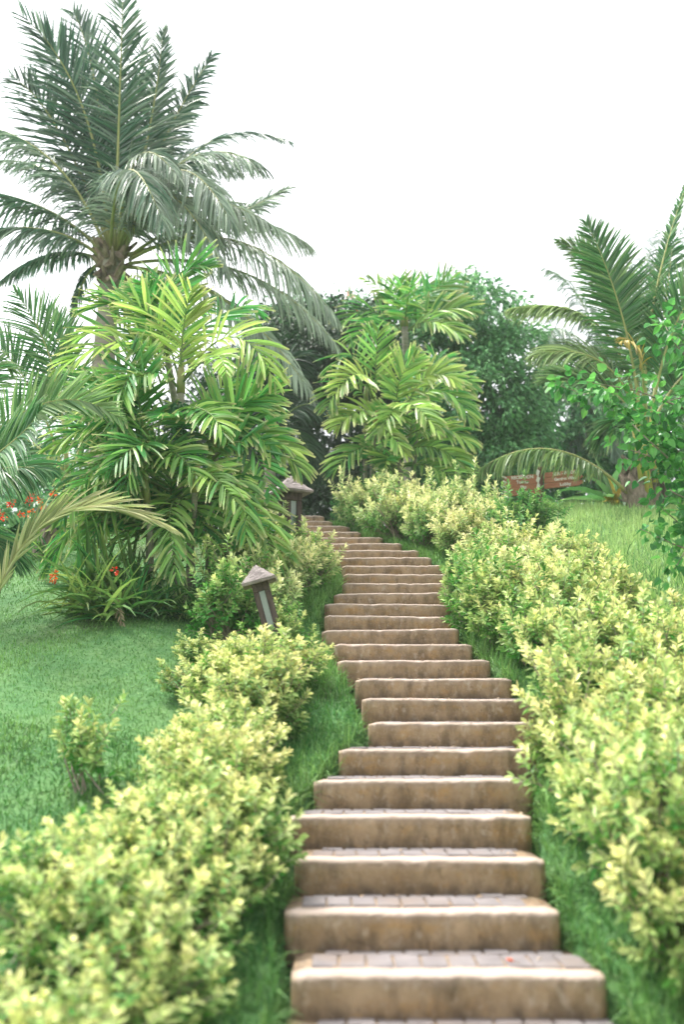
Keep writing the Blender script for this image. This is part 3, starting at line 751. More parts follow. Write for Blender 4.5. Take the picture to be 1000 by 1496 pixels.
# ------------------------------------------------------------------ shrubs
def shrub_meshes(leafmat, h, r, ntw, leaf, seed, young=0.75, sparse=1.0, low=0.04):
    rg = np.random.default_rng(seed)
    lf, stm = MB(), MB()
    lobes = [(np.array([rg.uniform(-.55, .55) * r, rg.uniform(-.55, .55) * r, h * rg.uniform(.34, .66)]), rg.uniform(.45, .62)) for _ in range(6)]
    P, Dr, W, L, Wd, Tn = [], [], [], [], [], []
    for k in range(ntw):
        lc, lr = lobes[k % 6]
        v = nrm(rg.normal(0, 1, 3) + np.array([0, 0, .45]))
        rad = rg.uniform(.35, 1.08) ** .5
        tip = lc + v * rad * np.array([lr * r, lr * r, lr * h * .8])
        if rg.uniform() < .13:
            tip = tip + UP * rg.uniform(.04, .16) * h / .5 + v * .05
        if tip[2] < low * h:
            tip[2] = low * h + rg.uniform(0, .1) * h
        d = nrm(v * .8 + UP * .7)
        if k % 4 == 0:
            b0 = np.array([rg.normal(0, .06), rg.normal(0, .06), -.03])
            midp = (b0 + tip) / 2 + np.array([0, 0, .03]) + rg.normal(0, .02, 3)
            stm.tube(bez(b0, midp, tip, 5), np.linspace(.007, .0022, 5), 5)
        else:
            stm.tube(np.stack([tip - d * .13 + rg.normal(0, .012, 3), tip - d * .05, tip]), [.003, .0022, .0012], 4)
        nl = int(rg.integers(11, 17) * sparse)
        yo = np.clip(rg.normal(young, .22), 0, 1) * (0.15 + 0.85 * np.clip((tip[2] / h - .2) / .5, 0, 1))  # fewer young leaves low down; shade inside the shrub is put into the colour too
        ref = nrm(np.cross(d, rg.normal(0, 1, 3))); ref2 = np.cross(d, ref)
        for j in range(nl):
            a = j / max(nl - 1, 1)                       # 0 low on the twig, 1 at the tip
            an_ = j * 2.4 + rg.uniform(-.4, .4)
            rd = ref * math.cos(an_) + ref2 * math.sin(an_)
            op = math.radians(78 - 50 * a + rg.normal(0, 9))
            P.append(tip - d * .13 * (1 - a)); Dr.append(rd * math.sin(op) + d * math.cos(op))
            W.append(np.cross(rd, d)); L.append(leaf * rg.uniform(.75, 1.15) * (1 - .35 * max(0, a - .75) / .25)); Wd.append(leaf * .42 * rg.uniform(.8, 1.15))
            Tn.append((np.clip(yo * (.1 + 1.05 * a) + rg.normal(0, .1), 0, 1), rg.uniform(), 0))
    lf.blades(np.array(P), np.array(Dr), np.array(W), np.array(L), np.array(Wd), [.25, .95, .85, .04], np.full(len(P), .45), np.array(Tn), fold=.3, m=3)
    return lf.mesh('foliage', leafmat), stm.mesh('stems', M['stem'])


VAR = {}
def variants(key, n, *a, **k):
    VAR[key] = [shrub_meshes(*a, seed=hash(key) % 1000 + i if False else 31 * len(key) + 17 * i + 5, **k) for i in range(n)]


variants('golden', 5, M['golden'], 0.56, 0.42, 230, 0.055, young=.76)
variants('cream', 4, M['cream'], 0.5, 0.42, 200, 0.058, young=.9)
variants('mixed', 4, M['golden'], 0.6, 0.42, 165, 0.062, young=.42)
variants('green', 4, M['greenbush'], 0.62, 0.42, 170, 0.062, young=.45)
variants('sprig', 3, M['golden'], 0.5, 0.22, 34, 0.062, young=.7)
cnt = {}


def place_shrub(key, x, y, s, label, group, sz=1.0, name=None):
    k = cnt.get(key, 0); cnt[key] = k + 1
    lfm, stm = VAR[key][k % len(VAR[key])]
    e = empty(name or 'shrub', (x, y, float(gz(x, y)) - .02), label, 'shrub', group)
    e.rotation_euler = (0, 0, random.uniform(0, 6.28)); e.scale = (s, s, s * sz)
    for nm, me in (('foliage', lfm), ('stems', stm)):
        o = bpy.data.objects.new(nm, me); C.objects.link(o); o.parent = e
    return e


ORD = ['lowest', 'second', 'third', 'fourth', 'fifth', 'sixth', 'seventh', 'eighth', 'ninth', 'tenth', 'eleventh', 'twelfth', 'thirteenth', 'fourteenth', 'fifteenth', 'sixteenth', 'seventeenth', 'eighteenth', 'nineteenth', 'twentieth', 'twenty-first', 'twenty-second', 'twenty-third', 'twenty-fourth', 'twenty-fifth', 'twenty-sixth', 'twenty-seventh']
LOOK = {'golden': 'golden leaved shrub', 'cream': 'pale cream leaved shrub', 'mixed': 'half green, half yellow shrub', 'green': 'plain green shrub', 'sprig': 'thin shrub of few golden twigs'}


def hedge(side, rows):
    seen = {}
    for (key, y, off, s, sz) in rows:
        x = (xl(y) - off) if side == 'left' else (xr(y) + off)
        si = max(0, min(25, int(round((y - Y1) / D))))
        band = 'hugging the treads' if off < .62 else ('outer row' if off < 1.15 else 'out on the lawn')
        where = f"{side} of the {ORD[si]} step up, {band}"
        lab = f"{LOOK[key]} {where}"
        if lab in seen:
            lab = f"{'bigger' if s > seen[lab] else 'smaller'} {lab}"
        seen[lab] = s
        place_shrub(key, x, y, s, lab, f"shrubs of the {side} hedge", sz)


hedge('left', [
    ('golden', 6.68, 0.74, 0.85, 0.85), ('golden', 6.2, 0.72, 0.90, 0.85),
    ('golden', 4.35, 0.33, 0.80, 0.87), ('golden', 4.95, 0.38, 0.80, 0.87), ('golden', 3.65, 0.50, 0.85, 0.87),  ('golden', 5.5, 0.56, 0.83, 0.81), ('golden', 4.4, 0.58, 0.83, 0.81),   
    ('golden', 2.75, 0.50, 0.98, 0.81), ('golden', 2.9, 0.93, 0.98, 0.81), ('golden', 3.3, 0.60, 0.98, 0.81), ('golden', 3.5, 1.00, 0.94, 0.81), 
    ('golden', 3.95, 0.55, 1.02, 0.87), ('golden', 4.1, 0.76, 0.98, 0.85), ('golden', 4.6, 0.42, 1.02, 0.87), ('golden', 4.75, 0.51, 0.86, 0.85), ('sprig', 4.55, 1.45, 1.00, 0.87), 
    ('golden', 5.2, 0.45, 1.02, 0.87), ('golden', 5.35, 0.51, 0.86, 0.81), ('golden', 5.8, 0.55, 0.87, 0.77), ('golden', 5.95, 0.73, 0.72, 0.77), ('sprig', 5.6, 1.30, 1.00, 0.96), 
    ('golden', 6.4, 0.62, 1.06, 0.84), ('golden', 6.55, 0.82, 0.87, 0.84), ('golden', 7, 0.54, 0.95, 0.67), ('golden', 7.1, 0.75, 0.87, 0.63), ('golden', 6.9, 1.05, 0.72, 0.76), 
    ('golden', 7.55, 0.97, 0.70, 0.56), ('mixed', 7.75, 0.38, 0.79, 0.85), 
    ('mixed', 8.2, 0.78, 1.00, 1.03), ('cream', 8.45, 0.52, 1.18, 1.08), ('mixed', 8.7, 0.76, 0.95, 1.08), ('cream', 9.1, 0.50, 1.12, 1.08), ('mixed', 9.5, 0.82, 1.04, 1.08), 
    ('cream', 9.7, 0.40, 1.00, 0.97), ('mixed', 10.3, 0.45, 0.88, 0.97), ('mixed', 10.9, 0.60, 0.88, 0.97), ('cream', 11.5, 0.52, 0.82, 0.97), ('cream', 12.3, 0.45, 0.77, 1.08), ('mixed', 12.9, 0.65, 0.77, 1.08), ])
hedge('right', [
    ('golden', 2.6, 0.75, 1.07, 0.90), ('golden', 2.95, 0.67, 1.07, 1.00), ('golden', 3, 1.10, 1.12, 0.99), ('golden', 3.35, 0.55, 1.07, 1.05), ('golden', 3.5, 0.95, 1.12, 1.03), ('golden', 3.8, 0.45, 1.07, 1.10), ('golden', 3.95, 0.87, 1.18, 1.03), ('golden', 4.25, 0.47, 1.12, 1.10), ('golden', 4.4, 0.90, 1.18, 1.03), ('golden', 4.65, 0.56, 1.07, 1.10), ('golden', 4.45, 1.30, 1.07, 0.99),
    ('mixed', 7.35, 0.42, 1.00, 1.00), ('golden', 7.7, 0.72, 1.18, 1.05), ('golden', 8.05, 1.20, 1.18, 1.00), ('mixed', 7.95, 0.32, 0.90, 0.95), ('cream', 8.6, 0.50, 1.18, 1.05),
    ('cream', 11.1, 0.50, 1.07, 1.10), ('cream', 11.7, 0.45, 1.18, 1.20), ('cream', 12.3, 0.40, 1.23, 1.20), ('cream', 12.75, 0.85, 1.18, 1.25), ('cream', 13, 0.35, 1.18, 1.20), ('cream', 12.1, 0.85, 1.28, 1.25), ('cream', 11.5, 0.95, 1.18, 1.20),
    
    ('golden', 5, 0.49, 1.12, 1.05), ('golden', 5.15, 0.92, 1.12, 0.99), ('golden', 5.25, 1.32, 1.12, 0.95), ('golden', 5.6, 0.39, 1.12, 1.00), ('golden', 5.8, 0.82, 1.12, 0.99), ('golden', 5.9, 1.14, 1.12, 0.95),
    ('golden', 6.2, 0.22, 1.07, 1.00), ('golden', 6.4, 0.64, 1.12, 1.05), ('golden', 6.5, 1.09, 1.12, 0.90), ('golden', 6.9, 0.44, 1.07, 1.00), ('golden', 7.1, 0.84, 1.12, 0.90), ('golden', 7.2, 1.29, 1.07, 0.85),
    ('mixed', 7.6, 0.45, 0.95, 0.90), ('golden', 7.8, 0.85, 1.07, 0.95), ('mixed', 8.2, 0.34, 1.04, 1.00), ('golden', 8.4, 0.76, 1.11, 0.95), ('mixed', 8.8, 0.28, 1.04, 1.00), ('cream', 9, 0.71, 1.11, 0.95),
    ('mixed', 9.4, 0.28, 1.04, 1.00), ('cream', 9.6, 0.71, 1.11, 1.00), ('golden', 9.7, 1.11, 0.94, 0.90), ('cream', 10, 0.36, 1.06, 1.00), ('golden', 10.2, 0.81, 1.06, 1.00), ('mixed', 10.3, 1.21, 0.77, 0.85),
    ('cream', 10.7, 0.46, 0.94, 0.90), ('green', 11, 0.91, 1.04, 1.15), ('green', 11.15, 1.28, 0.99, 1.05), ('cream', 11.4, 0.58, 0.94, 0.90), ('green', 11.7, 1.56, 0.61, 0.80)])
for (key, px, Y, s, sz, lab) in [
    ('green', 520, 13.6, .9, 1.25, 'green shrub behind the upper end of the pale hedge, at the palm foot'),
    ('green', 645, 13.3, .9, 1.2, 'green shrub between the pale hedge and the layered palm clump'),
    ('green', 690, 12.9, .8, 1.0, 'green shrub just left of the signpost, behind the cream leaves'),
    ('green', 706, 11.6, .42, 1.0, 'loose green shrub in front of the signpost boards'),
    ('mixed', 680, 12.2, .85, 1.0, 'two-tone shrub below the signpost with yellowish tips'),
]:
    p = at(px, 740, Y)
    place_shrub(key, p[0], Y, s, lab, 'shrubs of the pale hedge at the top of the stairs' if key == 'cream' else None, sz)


# ------------------------------------------------------------------ lanterns
def lantern(base, height, lean, w, rotz, label):
    e = empty('garden_lantern', base, label, 'lantern', 'garden lanterns beside the stairs')
    e.rotation_euler = (lean[1], lean[0], rotz)
    hw = w / 2
    pb = MB()
    zs0, zs1 = height * .42, height * .84            # slot
    sw = hw * .34

    def face_posts(z0, z1):
        for sx in (-1, 1):
            for sy in (-1, 1):
                c = ((hw + sw) / 2 * sx, (hw + sw) / 2 * sy, (z0 + z1) / 2)
                pb.box(c, ((hw - sw) / 2, 0, 0), (0, (hw - sw) / 2, 0), (0, 0, (z1 - z0) / 2))
    pb.tube(np.array([[0, 0, -.15], [0, 0, zs0 * .5], [0, 0, zs0]]), hw * 1.36, 4)
    face_posts(zs0, zs1)
    pb.tube(np.array([[0, 0, zs1], [0, 0, height - .01]]), hw * 1.36, 4)
    # square tubes come out turned by 45 degrees: rebuild as boxes
    pb = MB()
    pb.box((0, 0, (zs0 - .15) / 2), (hw, 0, 0), (0, hw, 0), (0, 0, (zs0 + .15) / 2))
    face_posts(zs0, zs1)
    pb.box((0, 0, (zs1 + height) / 2), (hw, 0, 0), (0, hw, 0), (0, 0, (height - zs1) / 2))
    o = pb.obj('post', M['oldwood'], e)
    bv = o.modifiers.new('bevel', 'BEVEL'); bv.width = .006; bv.segments = 2
    for (dx, dy) in ((1, 0), (-1, 0), (0, 1), (0, -1)):
        gb = MB(); cx, cy = dx * hw * .8, dy * hw * .8
        gb.box((cx, cy, (zs0 + zs1) / 2), (.003 if dx else sw, 0, 0), (0, .003 if dy else sw, 0), (0, 0, (zs1 - zs0) / 2))
        gb.obj('lamp_pane', M['glass'], e)
    # pyramid cap with thick shingled eaves
    cb = MB(); ew, ch, n = w * .95, w * .95, 8
    rows = []
    for k in range(n + 1):
        q = k / n
        rad = ew * (1 - q) ** 1.0 + .008
        z = height - .025 + ch * q * (0.9 + .1 * q)
        ring = []
        for j in range(24):
            a = j / 24 * 4
            s_, fq = int(a), a - int(a)
            cor = [(-1, -1), (1, -1), (1, 1), (-1, 1)]
            p0, p1 = np.array(cor[s_]), np.array(cor[(s_ + 1) % 4])
            pxy = (p0 + (p1 - p0) * fq) * rad
            jt = .004 * R.normal() if k else 0
            ring.append((pxy[0], pxy[1], z + jt + (.004 if (k % 2) else 0)))
        rows.append(ring)
    low = [(x * .97, y * .97, z - .022) for (x, y, z) in rows[0]]
    und = [(x * .3, y * .3, z - .018) for (x, y, z) in rows[0]]
    rows = [und, low] + rows
    v = np.array(rows).reshape(-1, 3); f = []
    for k in range(len(rows) - 1):
        for j in range(24):
            f.append([k * 24 + j, k * 24 + (j + 1) % 24, (k + 1) * 24 + (j + 1) % 24, (k + 1) * 24 + j])
    cb.add(v, f); cb.obj('cap', M['caproof'], e)
    return e


Yl = 7.55
p = at(412, 985, Yl); p[2] = float(gz(p[0], Yl))
topp = at(378, 845, Yl)
vec = topp - p
ln = lantern(p, float(np.linalg.norm(vec)), (math.atan2(vec[0], vec[2]), 0.03), .13, 0.0, 'leaning wooden garden lantern with a pale pane, sunk among the hedge left of the stairs')
Yl2 = 10.9
p = at(424, 770, Yl2); p[2] = float(gz(p[0], Yl2)); topp = at(423, 716, Yl2)
lantern(p, float(topp[2] - p[2]), (0.0, 0.0), .2, math.radians(28), 'upright wooden garden lantern half hidden by palm fronds near the top of the stairs')

# ------------------------------------------------------------------ signpost
YS = 14.6
ps = at(793, 752, YS); ps[2] = float(gz(ps[0], YS))
sign = empty('signpost', ps, 'red brown wooden signpost with white lettered boards under the arching frond', 'signpost')
mpp = 1.0 / (F / (YS * CP + at(793, 720, YS)[2] * SP))
tz = at(793, 681, YS)[2] - ps[2]
mb = MB(); mb.box((0, .03, tz / 2 - .1), (.035, 0, 0), (0, .035, 0), (0, 0, tz / 2 + .1)); o = mb.obj('post', M['postwood'], sign)
bv = o.modifiers.new('bevel', 'BEVEL'); bv.width = .006; bv.segments = 2
# pale brackets on the post
for k in range(3):
    zc_ = at(793, 691 + k * 10, YS)[2] - ps[2]
    mb = MB(); mb.box((-.045, -.02, zc_), (.02, 0, -.018), (0, .008, 0), (.012, 0, .04)); mb.obj('bracket', M['white'], sign)


def board(x0, x1, yl_, yr_, text, side, size=None, rot=0):
    a = at(x0, yl_, YS); b = at(x1, yr_, YS)
    L = abs(b[0] - a[0]); hh = 7.4 * mpp / 2
    hx = L / 2
    e = bpy.data.objects.new('board', None)
    n = 2
    if side == 'left':      # notched outer end
        prof = [(-hx, -hh), (hx, -hh), (hx, hh), (-hx, hh), (-hx + .05, 0)]
    else:
        prof = [(-hx, -hh), (hx - .08, -hh), (hx, hh * .2), (hx - .03, hh), (-hx, hh)]
    bmv = [(x, -.015, z) for x, z in prof] + [(x, .015, z) for x, z in prof]
    me = bpy.data.meshes.new('board'); k = len(prof)
    me.from_pydata(bmv, [], [list(range(k))[::1], list(range(k, 2 * k))[::-1]] + [[i, i + k, (i + 1) % k + k, (i + 1) % k] for i in range(k)])
    me.materials.append(M['redwood']); me.update()
    o = bpy.data.objects.new('board', me); C.objects.link(o); o.parent = sign
    c = (a + b) / 2 - ps
    o.location = (c[0], -.03 if side == 'left' else -.022, c[2])
    ang = math.atan2(b[2] - a[2], b[0] - a[0])
    o.rotation_euler = (0, -ang, math.radians(8 if side == 'left' else -10))
    cu = bpy.data.curves.new('lettering', 'FONT'); cu.body = text; cu.align_x = 'CENTER'; cu.align_y = 'CENTER'
    cu.size = size or hh * 1.75; cu.extrude = .002; cu.offset = .002; cu.materials.append(M['white'])
    tmp = bpy.data.objects.new('lettering_curve', cu); C.objects.link(tmp)
    dg = bpy.context.evaluated_depsgraph_get()
    tm = bpy.data.meshes.new_from_object(tmp.evaluated_get(dg)); bpy.data.objects.remove(tmp)
    tm.name = 'lettering'
    t = bpy.data.objects.new('lettering', tm); C.objects.link(t); t.parent = o
    t.location = (0.02, -.0175, 0); t.rotation_euler = (math.pi / 2, 0, 0)
    if side == 'left':
        mb = MB()
        for sg in (-1, 1):
            mb.box((-hx + .045, -.0175, sg * hh * .5), (.028, 0, -sg * hh * .42), (0, .0015, 0), (.012, 0, .006))
        mb.obj('arrow_mark', M['white'], o)


board(732, 790, 701.6, 696, 'RECEPTION', 'left')
board(732, 790, 708, 703, 'Toilets', 'left')
board(733, 792, 715.5, 710.5, 'Slip', 'left')
board(734, 792, 723.3, 718.5, '201-205', 'left')
board(796, 850, 694, 690.5, 'SPA - POOL', 'right')
board(796, 852, 702, 698.5, 'Garden Villas', 'right', size=7.4 * mpp * .8)
board(796, 853, 710, 706.5, 'Lobby', 'right')


# ------------------------------------------------------------------ broadleaf trees
def tree(name, base, lobes, leafm, label, cat='tree', nclu=700, leaf=.11, per=14, young=.35, trunk_r=.14, group=None, clr=.22, flower=None, hang=.2, barkm='stem'):
    """lobes: (centre, (rx, ry, rz)) in world space"""
    e = empty(name, base, label, cat, group)
    loc = np.array(e.location)
    mb = MB()
    cen = np.mean([l[0] for l in lobes], axis=0)
    fork = loc + (cen - loc) * .45
    mb.tube(bez(loc - UP * .1, (loc + fork) / 2 + R.normal(0, .06, 3), fork, 7), np.linspace(trunk_r, trunk_r * .7, 7), 9, jit=.06)
    for (c, r) in lobes:
        q = np.asarray(c)
        mb.tube(bez(fork, (fork + q) / 2 + R.normal(0, .12, 3), q + UP * .1, 7), np.linspace(trunk_r * .6, trunk_r * .12, 7), 6)
        for _ in range(5):
            t2 = q + nrm(R.normal(0, 1, 3)) * np.asarray(r) * .85
            mb.tube(bez(q - (q - fork) * .3, (q + t2) / 2, t2, 5), np.linspace(trunk_r * .2, .008, 5), 5)
    mb.obj('trunk', M[barkm], e, smooth=True)
    vol = np.array([r[0] * r[1] * r[2] for _, r in lobes]) ** .67
    P, Dr, Tn = [], [], []
    FP = []
    for (c, r), share in zip(lobes, vol / vol.sum()):
        c = np.asarray(c); r = np.asarray(r)
        for _ in range(max(4, int(nclu * share))):
            v = nrm(R.normal(0, 1, 3))
            bumpy = 1 + .16 * math.sin(v[0] * 7 + c[0]) * math.sin(v[1] * 6 + 2) + .12 * math.sin(v[2] * 9 + c[2] * 3)
            rad = R.uniform(.5, 1.0) ** .45 * bumpy
            cc = c + v * r * rad
            if R.uniform() < .05: cc = cc + v * R.uniform(.1, .3)
            k = int(per * R.uniform(.6, 1.4))
            off = R.normal(0, clr * .5, (k, 3)) * np.array([1, 1, .6])
            P.append(cc + off)
            Dr.append(nrm(off + v * .1 + R.normal(0, .06, (k, 3)) - UP * hang * .3))
            yo = np.clip(young + R.normal(0, .2), 0, 1)
            Tn.append(np.stack([np.clip(yo + R.normal(0, .15, k), 0, 1), R.uniform(0, 1, k), np.zeros(k)], 1))
            if flower and R.uniform() < flower and v[2] > -.1 and rad > .7:
                FP.append(cc + v * .06)
    P = np.concatenate(P); Dr = np.concatenate(Dr); Tn = np.concatenate(Tn); n = len(P)
    cb = MB()
    cb.blades(P - loc, Dr, R.normal(0, 1, (n, 3)) * np.array([1, 1, .35]), leaf * R.uniform(.7, 1.2, n), leaf * .48 * R.uniform(.8, 1.2, n), [.3, 1, .05], np.full(n, .6), Tn, fold=.25, m=2)
    cr = cb.obj('crown', M[leafm], e)
    if FP:
        fbm = MB()
        for q in FP:
            k = 12; off = R.normal(0, .05, (k, 3))
            fbm.blades(q + off - loc, nrm(off + UP * .03), R.normal(0, 1, (k, 3)), np.full(k, .07), np.full(k, .05), [.4, 1, .3], np.full(k, .3), np.stack([R.uniform(0, 1, k), R.uniform(0, 1, k), np.zeros(k)], 1), m=2)
        fbm.obj('blossom', M['orange'], e)
    return e


def lob(px, py, Y, rx, ry, rz): return (at(px, py, Y), (rx, ry, rz))
def gbase(px, Y):
    p = at(px, 740, Y); p[2] = float(gz(p[0], Y)); return p


tree('broadleaf_tree', gbase(700, 19), [lob(690, 470, 19, 1.1, 1.1, .8), lob(640, 520, 19.2, .9, .9, 1.0), lob(740, 540, 18.8, .9, 1., .9), lob(700, 590, 18.5, 1.2, 1, .9), lob(765, 620, 18.8, .6, .7, .9), lob(650, 650, 18.7, .9, .8, .9), lob(735, 670, 18.5, .8, .8, .8), lob(655, 440, 19.4, .8, .8, .45)],
     'tree', 'big rounded broadleaf tree with glossy mid green foliage behind the layered palm clump', nclu=1500, leaf=.13, per=16, young=.5)
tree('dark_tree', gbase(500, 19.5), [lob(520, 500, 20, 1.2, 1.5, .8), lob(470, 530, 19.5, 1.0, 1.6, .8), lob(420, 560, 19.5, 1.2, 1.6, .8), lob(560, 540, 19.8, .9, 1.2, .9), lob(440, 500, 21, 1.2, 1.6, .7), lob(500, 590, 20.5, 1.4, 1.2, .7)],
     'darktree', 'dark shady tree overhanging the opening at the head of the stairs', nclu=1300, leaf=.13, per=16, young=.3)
tree('flame_tree', gbase(430, 23), [lob(470, 468, 23, 1.2, 1, .5), lob(420, 480, 23, 1.2, 1, .6), lob(510, 465, 23.5, .9, 1, .5), lob(450, 520, 23, 1.3, 1, .7)],
     'tree', 'tree topped with orange blossom beside the drooping coconut fronds', nclu=650, leaf=.12, per=14, young=.3, flower=.035)
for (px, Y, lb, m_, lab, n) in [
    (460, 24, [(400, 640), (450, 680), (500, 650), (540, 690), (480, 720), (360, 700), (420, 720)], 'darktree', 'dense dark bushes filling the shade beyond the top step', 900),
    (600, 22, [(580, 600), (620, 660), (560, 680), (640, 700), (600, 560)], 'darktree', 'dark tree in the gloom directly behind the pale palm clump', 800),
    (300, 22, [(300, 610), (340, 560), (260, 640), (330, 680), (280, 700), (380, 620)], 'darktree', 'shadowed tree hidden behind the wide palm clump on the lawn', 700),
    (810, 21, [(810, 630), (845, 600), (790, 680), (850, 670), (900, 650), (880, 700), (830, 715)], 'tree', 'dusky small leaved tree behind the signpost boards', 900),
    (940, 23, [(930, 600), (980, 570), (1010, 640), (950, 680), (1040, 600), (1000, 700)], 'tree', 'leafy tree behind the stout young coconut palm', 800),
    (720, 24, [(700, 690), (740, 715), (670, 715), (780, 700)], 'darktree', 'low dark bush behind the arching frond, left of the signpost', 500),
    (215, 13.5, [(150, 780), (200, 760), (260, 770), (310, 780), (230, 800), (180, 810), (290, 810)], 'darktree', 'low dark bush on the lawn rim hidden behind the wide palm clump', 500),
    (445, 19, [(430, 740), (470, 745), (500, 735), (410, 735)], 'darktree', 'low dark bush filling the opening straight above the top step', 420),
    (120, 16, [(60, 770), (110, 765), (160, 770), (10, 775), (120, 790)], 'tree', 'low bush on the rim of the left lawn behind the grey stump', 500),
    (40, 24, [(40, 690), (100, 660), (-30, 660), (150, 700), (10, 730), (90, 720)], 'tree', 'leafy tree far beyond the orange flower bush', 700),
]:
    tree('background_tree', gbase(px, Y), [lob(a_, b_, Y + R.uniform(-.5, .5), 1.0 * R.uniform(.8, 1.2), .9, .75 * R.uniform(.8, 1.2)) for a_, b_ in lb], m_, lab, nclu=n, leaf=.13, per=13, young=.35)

# faded feathery palms far right
YQ = 24
bq = gbase(885, YQ)
fp = empty('feathery_palm', bq, 'tall greyish drooping palm standing far behind the stout young coconut palm', 'palm tree')
tq = at(890, 560, YQ)
mb = MB(); mb.tube(trunk_pts(bq, tq, 10) - bq, .14, 9, jit=.04); mb.obj('trunk', M['bark'], fp, smooth=True)
KQ = dict(n=46, Lm=.85, wid=.06, r0=.03, m='farpalm', age=.4, stem=.15, rib='midrib_green')
for (b_, c_, db, dc, dr) in [((850, 440), (790, 390), 0, 0, 1.8), ((860, 470), (765, 455), 0, 0, 1.9), ((840, 510), (755, 470), -.5, -.8, 1.9), ((930, 440), (960, 335), 0, .2, 1.5), ((945, 450), (1000, 330), .3, .4, 1.6),
                             ((970, 480), (1040, 420), 0, 0, 1.6), ((960, 540), (1050, 560), 0, 0, 1.7), ((830, 560), (770, 620), -.5, -.8, 1.6), ((850, 590), (820, 660), -.8, -1.3, 1.6), ((905, 430), (905, 370), 1, 1.6, 1.5), ((820, 480), (800, 540), -1.2, -2, 1.7), ((930, 590), (940, 660), -1.2, -2, 1.7)]:
    fpx(fp, YQ, (890, 560), b_, c_, db, dc, cam=.3, droop=dr, **KQ)
YQ = 21
bq = gbase(860, YQ)
fp2 = empty('feathery_palm', bq, 'low arching palm in the dusk behind the heart leaved branch, above the signpost', 'palm tree')
mb = MB(); tq = at(880, 640, YQ); mb.tube(trunk_pts(bq, tq, 8) - bq, .12, 9, jit=.04); mb.obj('trunk', M['bark'], fp2, smooth=True)
for (b_, c_, db, dc, dr) in [((840, 590), (790, 610), 0, 0, 1.7), ((855, 580), (825, 570), -.6, -1, 1.7), ((900, 590), (935, 580), -.4, -.6, 1.6), ((850, 630), (815, 690), -.6, -.9, 1.5), ((890, 620), (905, 680), -1, -1.5, 1.5), ((880, 560), (870, 500), .3, .4, 1.4)]:
    fpx(fp2, YQ, (880, 645), b_, c_, db, dc, cam=.35, droop=dr, **{**KQ, 'Lm': .6, 'age': .2})

# frond hanging in the dark opening
YO = 16.5
bo = gbase(430, YO)
dk = empty('shaded_palm', bo, 'dark palm whose frond hangs across the gloomy opening above the top step', 'palm tree')
mb = MB(); tq = at(395, 600, YO); mb.tube(trunk_pts(gbase(395, YO), tq, 8) - bo, .1, 9, jit=.04); mb.obj('trunk', M['bark'], dk, smooth=True)
KD = dict(n=60, Lm=.7, wid=.05, r0=.025, m='darktree', age=.4, stem=.1, rib='midrib_green')
fpx(dk, YO, (395, 640), (450, 590), (525, 620), 0, 0, cam=.4, droop=1.5, **KD)
fpx(dk, YO, (395, 640), (430, 630), (470, 700), -.3, -.4, cam=.5, droop=1.2, **KD)
fpx(dk, YO, (395, 630), (410, 540), (470, 520), .2, .4, cam=.6, droop=1.2, **KD)
fpx(dk, YO, (395, 630), (360, 560), (300, 560), .2, .4, cam=.6, droop=1.2, **KD)
fpx(dk, YO, (395, 640), (370, 640), (350, 720), .2, .4, cam=.6, droop=1.2, **KD)

# ------------------------------------------------------------------ heart leaved tree, right edge
YH = 7.6
bh = at(1130, 1000, YH); bh[2] = float(gz(bh[0], YH))
ht = empty('heart_leaved_tree', bh, 'tree with bright heart shaped leaves on thin branches reaching in over the right lawn', 'tree')
mb = MB()
tk = [bh - UP * .1, at(1120, 800, YH), at(1100, 620, YH), at(1080, 450, YH)]
mb.tube(np.array(tk) - bh, [.09, .075, .06, .03], 9, jit=.05)
BR = [[(1100, 700), (990, 660), (900, 590), (812, 562)], [(1100, 640), (1010, 600), (930, 570), (870, 560)], [(1100, 720), (1000, 690), (945, 640), (905, 600)], [(1095, 600), (1020, 540), (985, 500), (970, 470)],
      [(1100, 760), (1030, 740), (985, 720), (955, 690)], [(1110, 800), (1040, 790), (1000, 770), (965, 740)], [(1110, 880), (1040, 815), (985, 795), (935, 772)], [(1100, 680), (1030, 650), (990, 640), (960, 620)], [(1090, 540), (1040, 470), (1010, 440), (990, 500)],
      [(1110, 790), (1040, 770), (1005, 800), (985, 835)], [(1100, 640), (1040, 620), (1000, 580), (960, 590)], [(1100, 700), (1020, 670), (960, 670), (900, 650)]]
HP, HD = [], []
for bi, pts in enumerate(BR):
    pp = np.array([at(a_, b_, YH + R.uniform(-.25, .25)) for a_, b_ in pts])
    uu = np.linspace(0, 3, 24)
    pl = np.stack([np.interp(uu, range(4), pp[:, k]) for k in range(3)], 1)
    mb.tube(pl - bh, np.linspace(.012, .003, 24), 5)
    n = 26 if bi == 6 else 80
    if bi == 0: n = 210
    if bi in (8, 7): n = 45
    if bi in (2, 3, 5): n = 120
    t0 = .72 if bi == 6 else .25
    u = R.uniform(t0, 1.0, n) * 3
    q = np.stack([np.interp(u, range(4), pp[:, k]) for k in range(3)], 1)
    off = R.normal(0, .05 if bi in (6, 0) else .075, (n, 3)) + UP * .02
    HP.append(q + off); HD.append(off * 3 + R.normal(0, .08, (n, 3)) - UP * .14 + np.array([-.08, -.05, 0]))
mb.obj('trunk', M['stem'], ht, smooth=True)
HP = np.concatenate(HP); HD = nrm(np.concatenate(HD)); n = len(HP)
cb = MB()
yo = R.beta(1.1, 1.6, n)
cb.blades(HP - bh, HD, R.normal(0, 1, (n, 3)) * np.array([1, .5, .3]), R.uniform(.05, .092, n), R.uniform(.045, .078, n), [.55, 1.0, .85, .5, .04], np.full(n, .7), np.stack([yo, R.uniform(0, 1, n), 0 * yo], 1), fold=.22, m=4)
cb.obj('crown', M['heart'], ht)


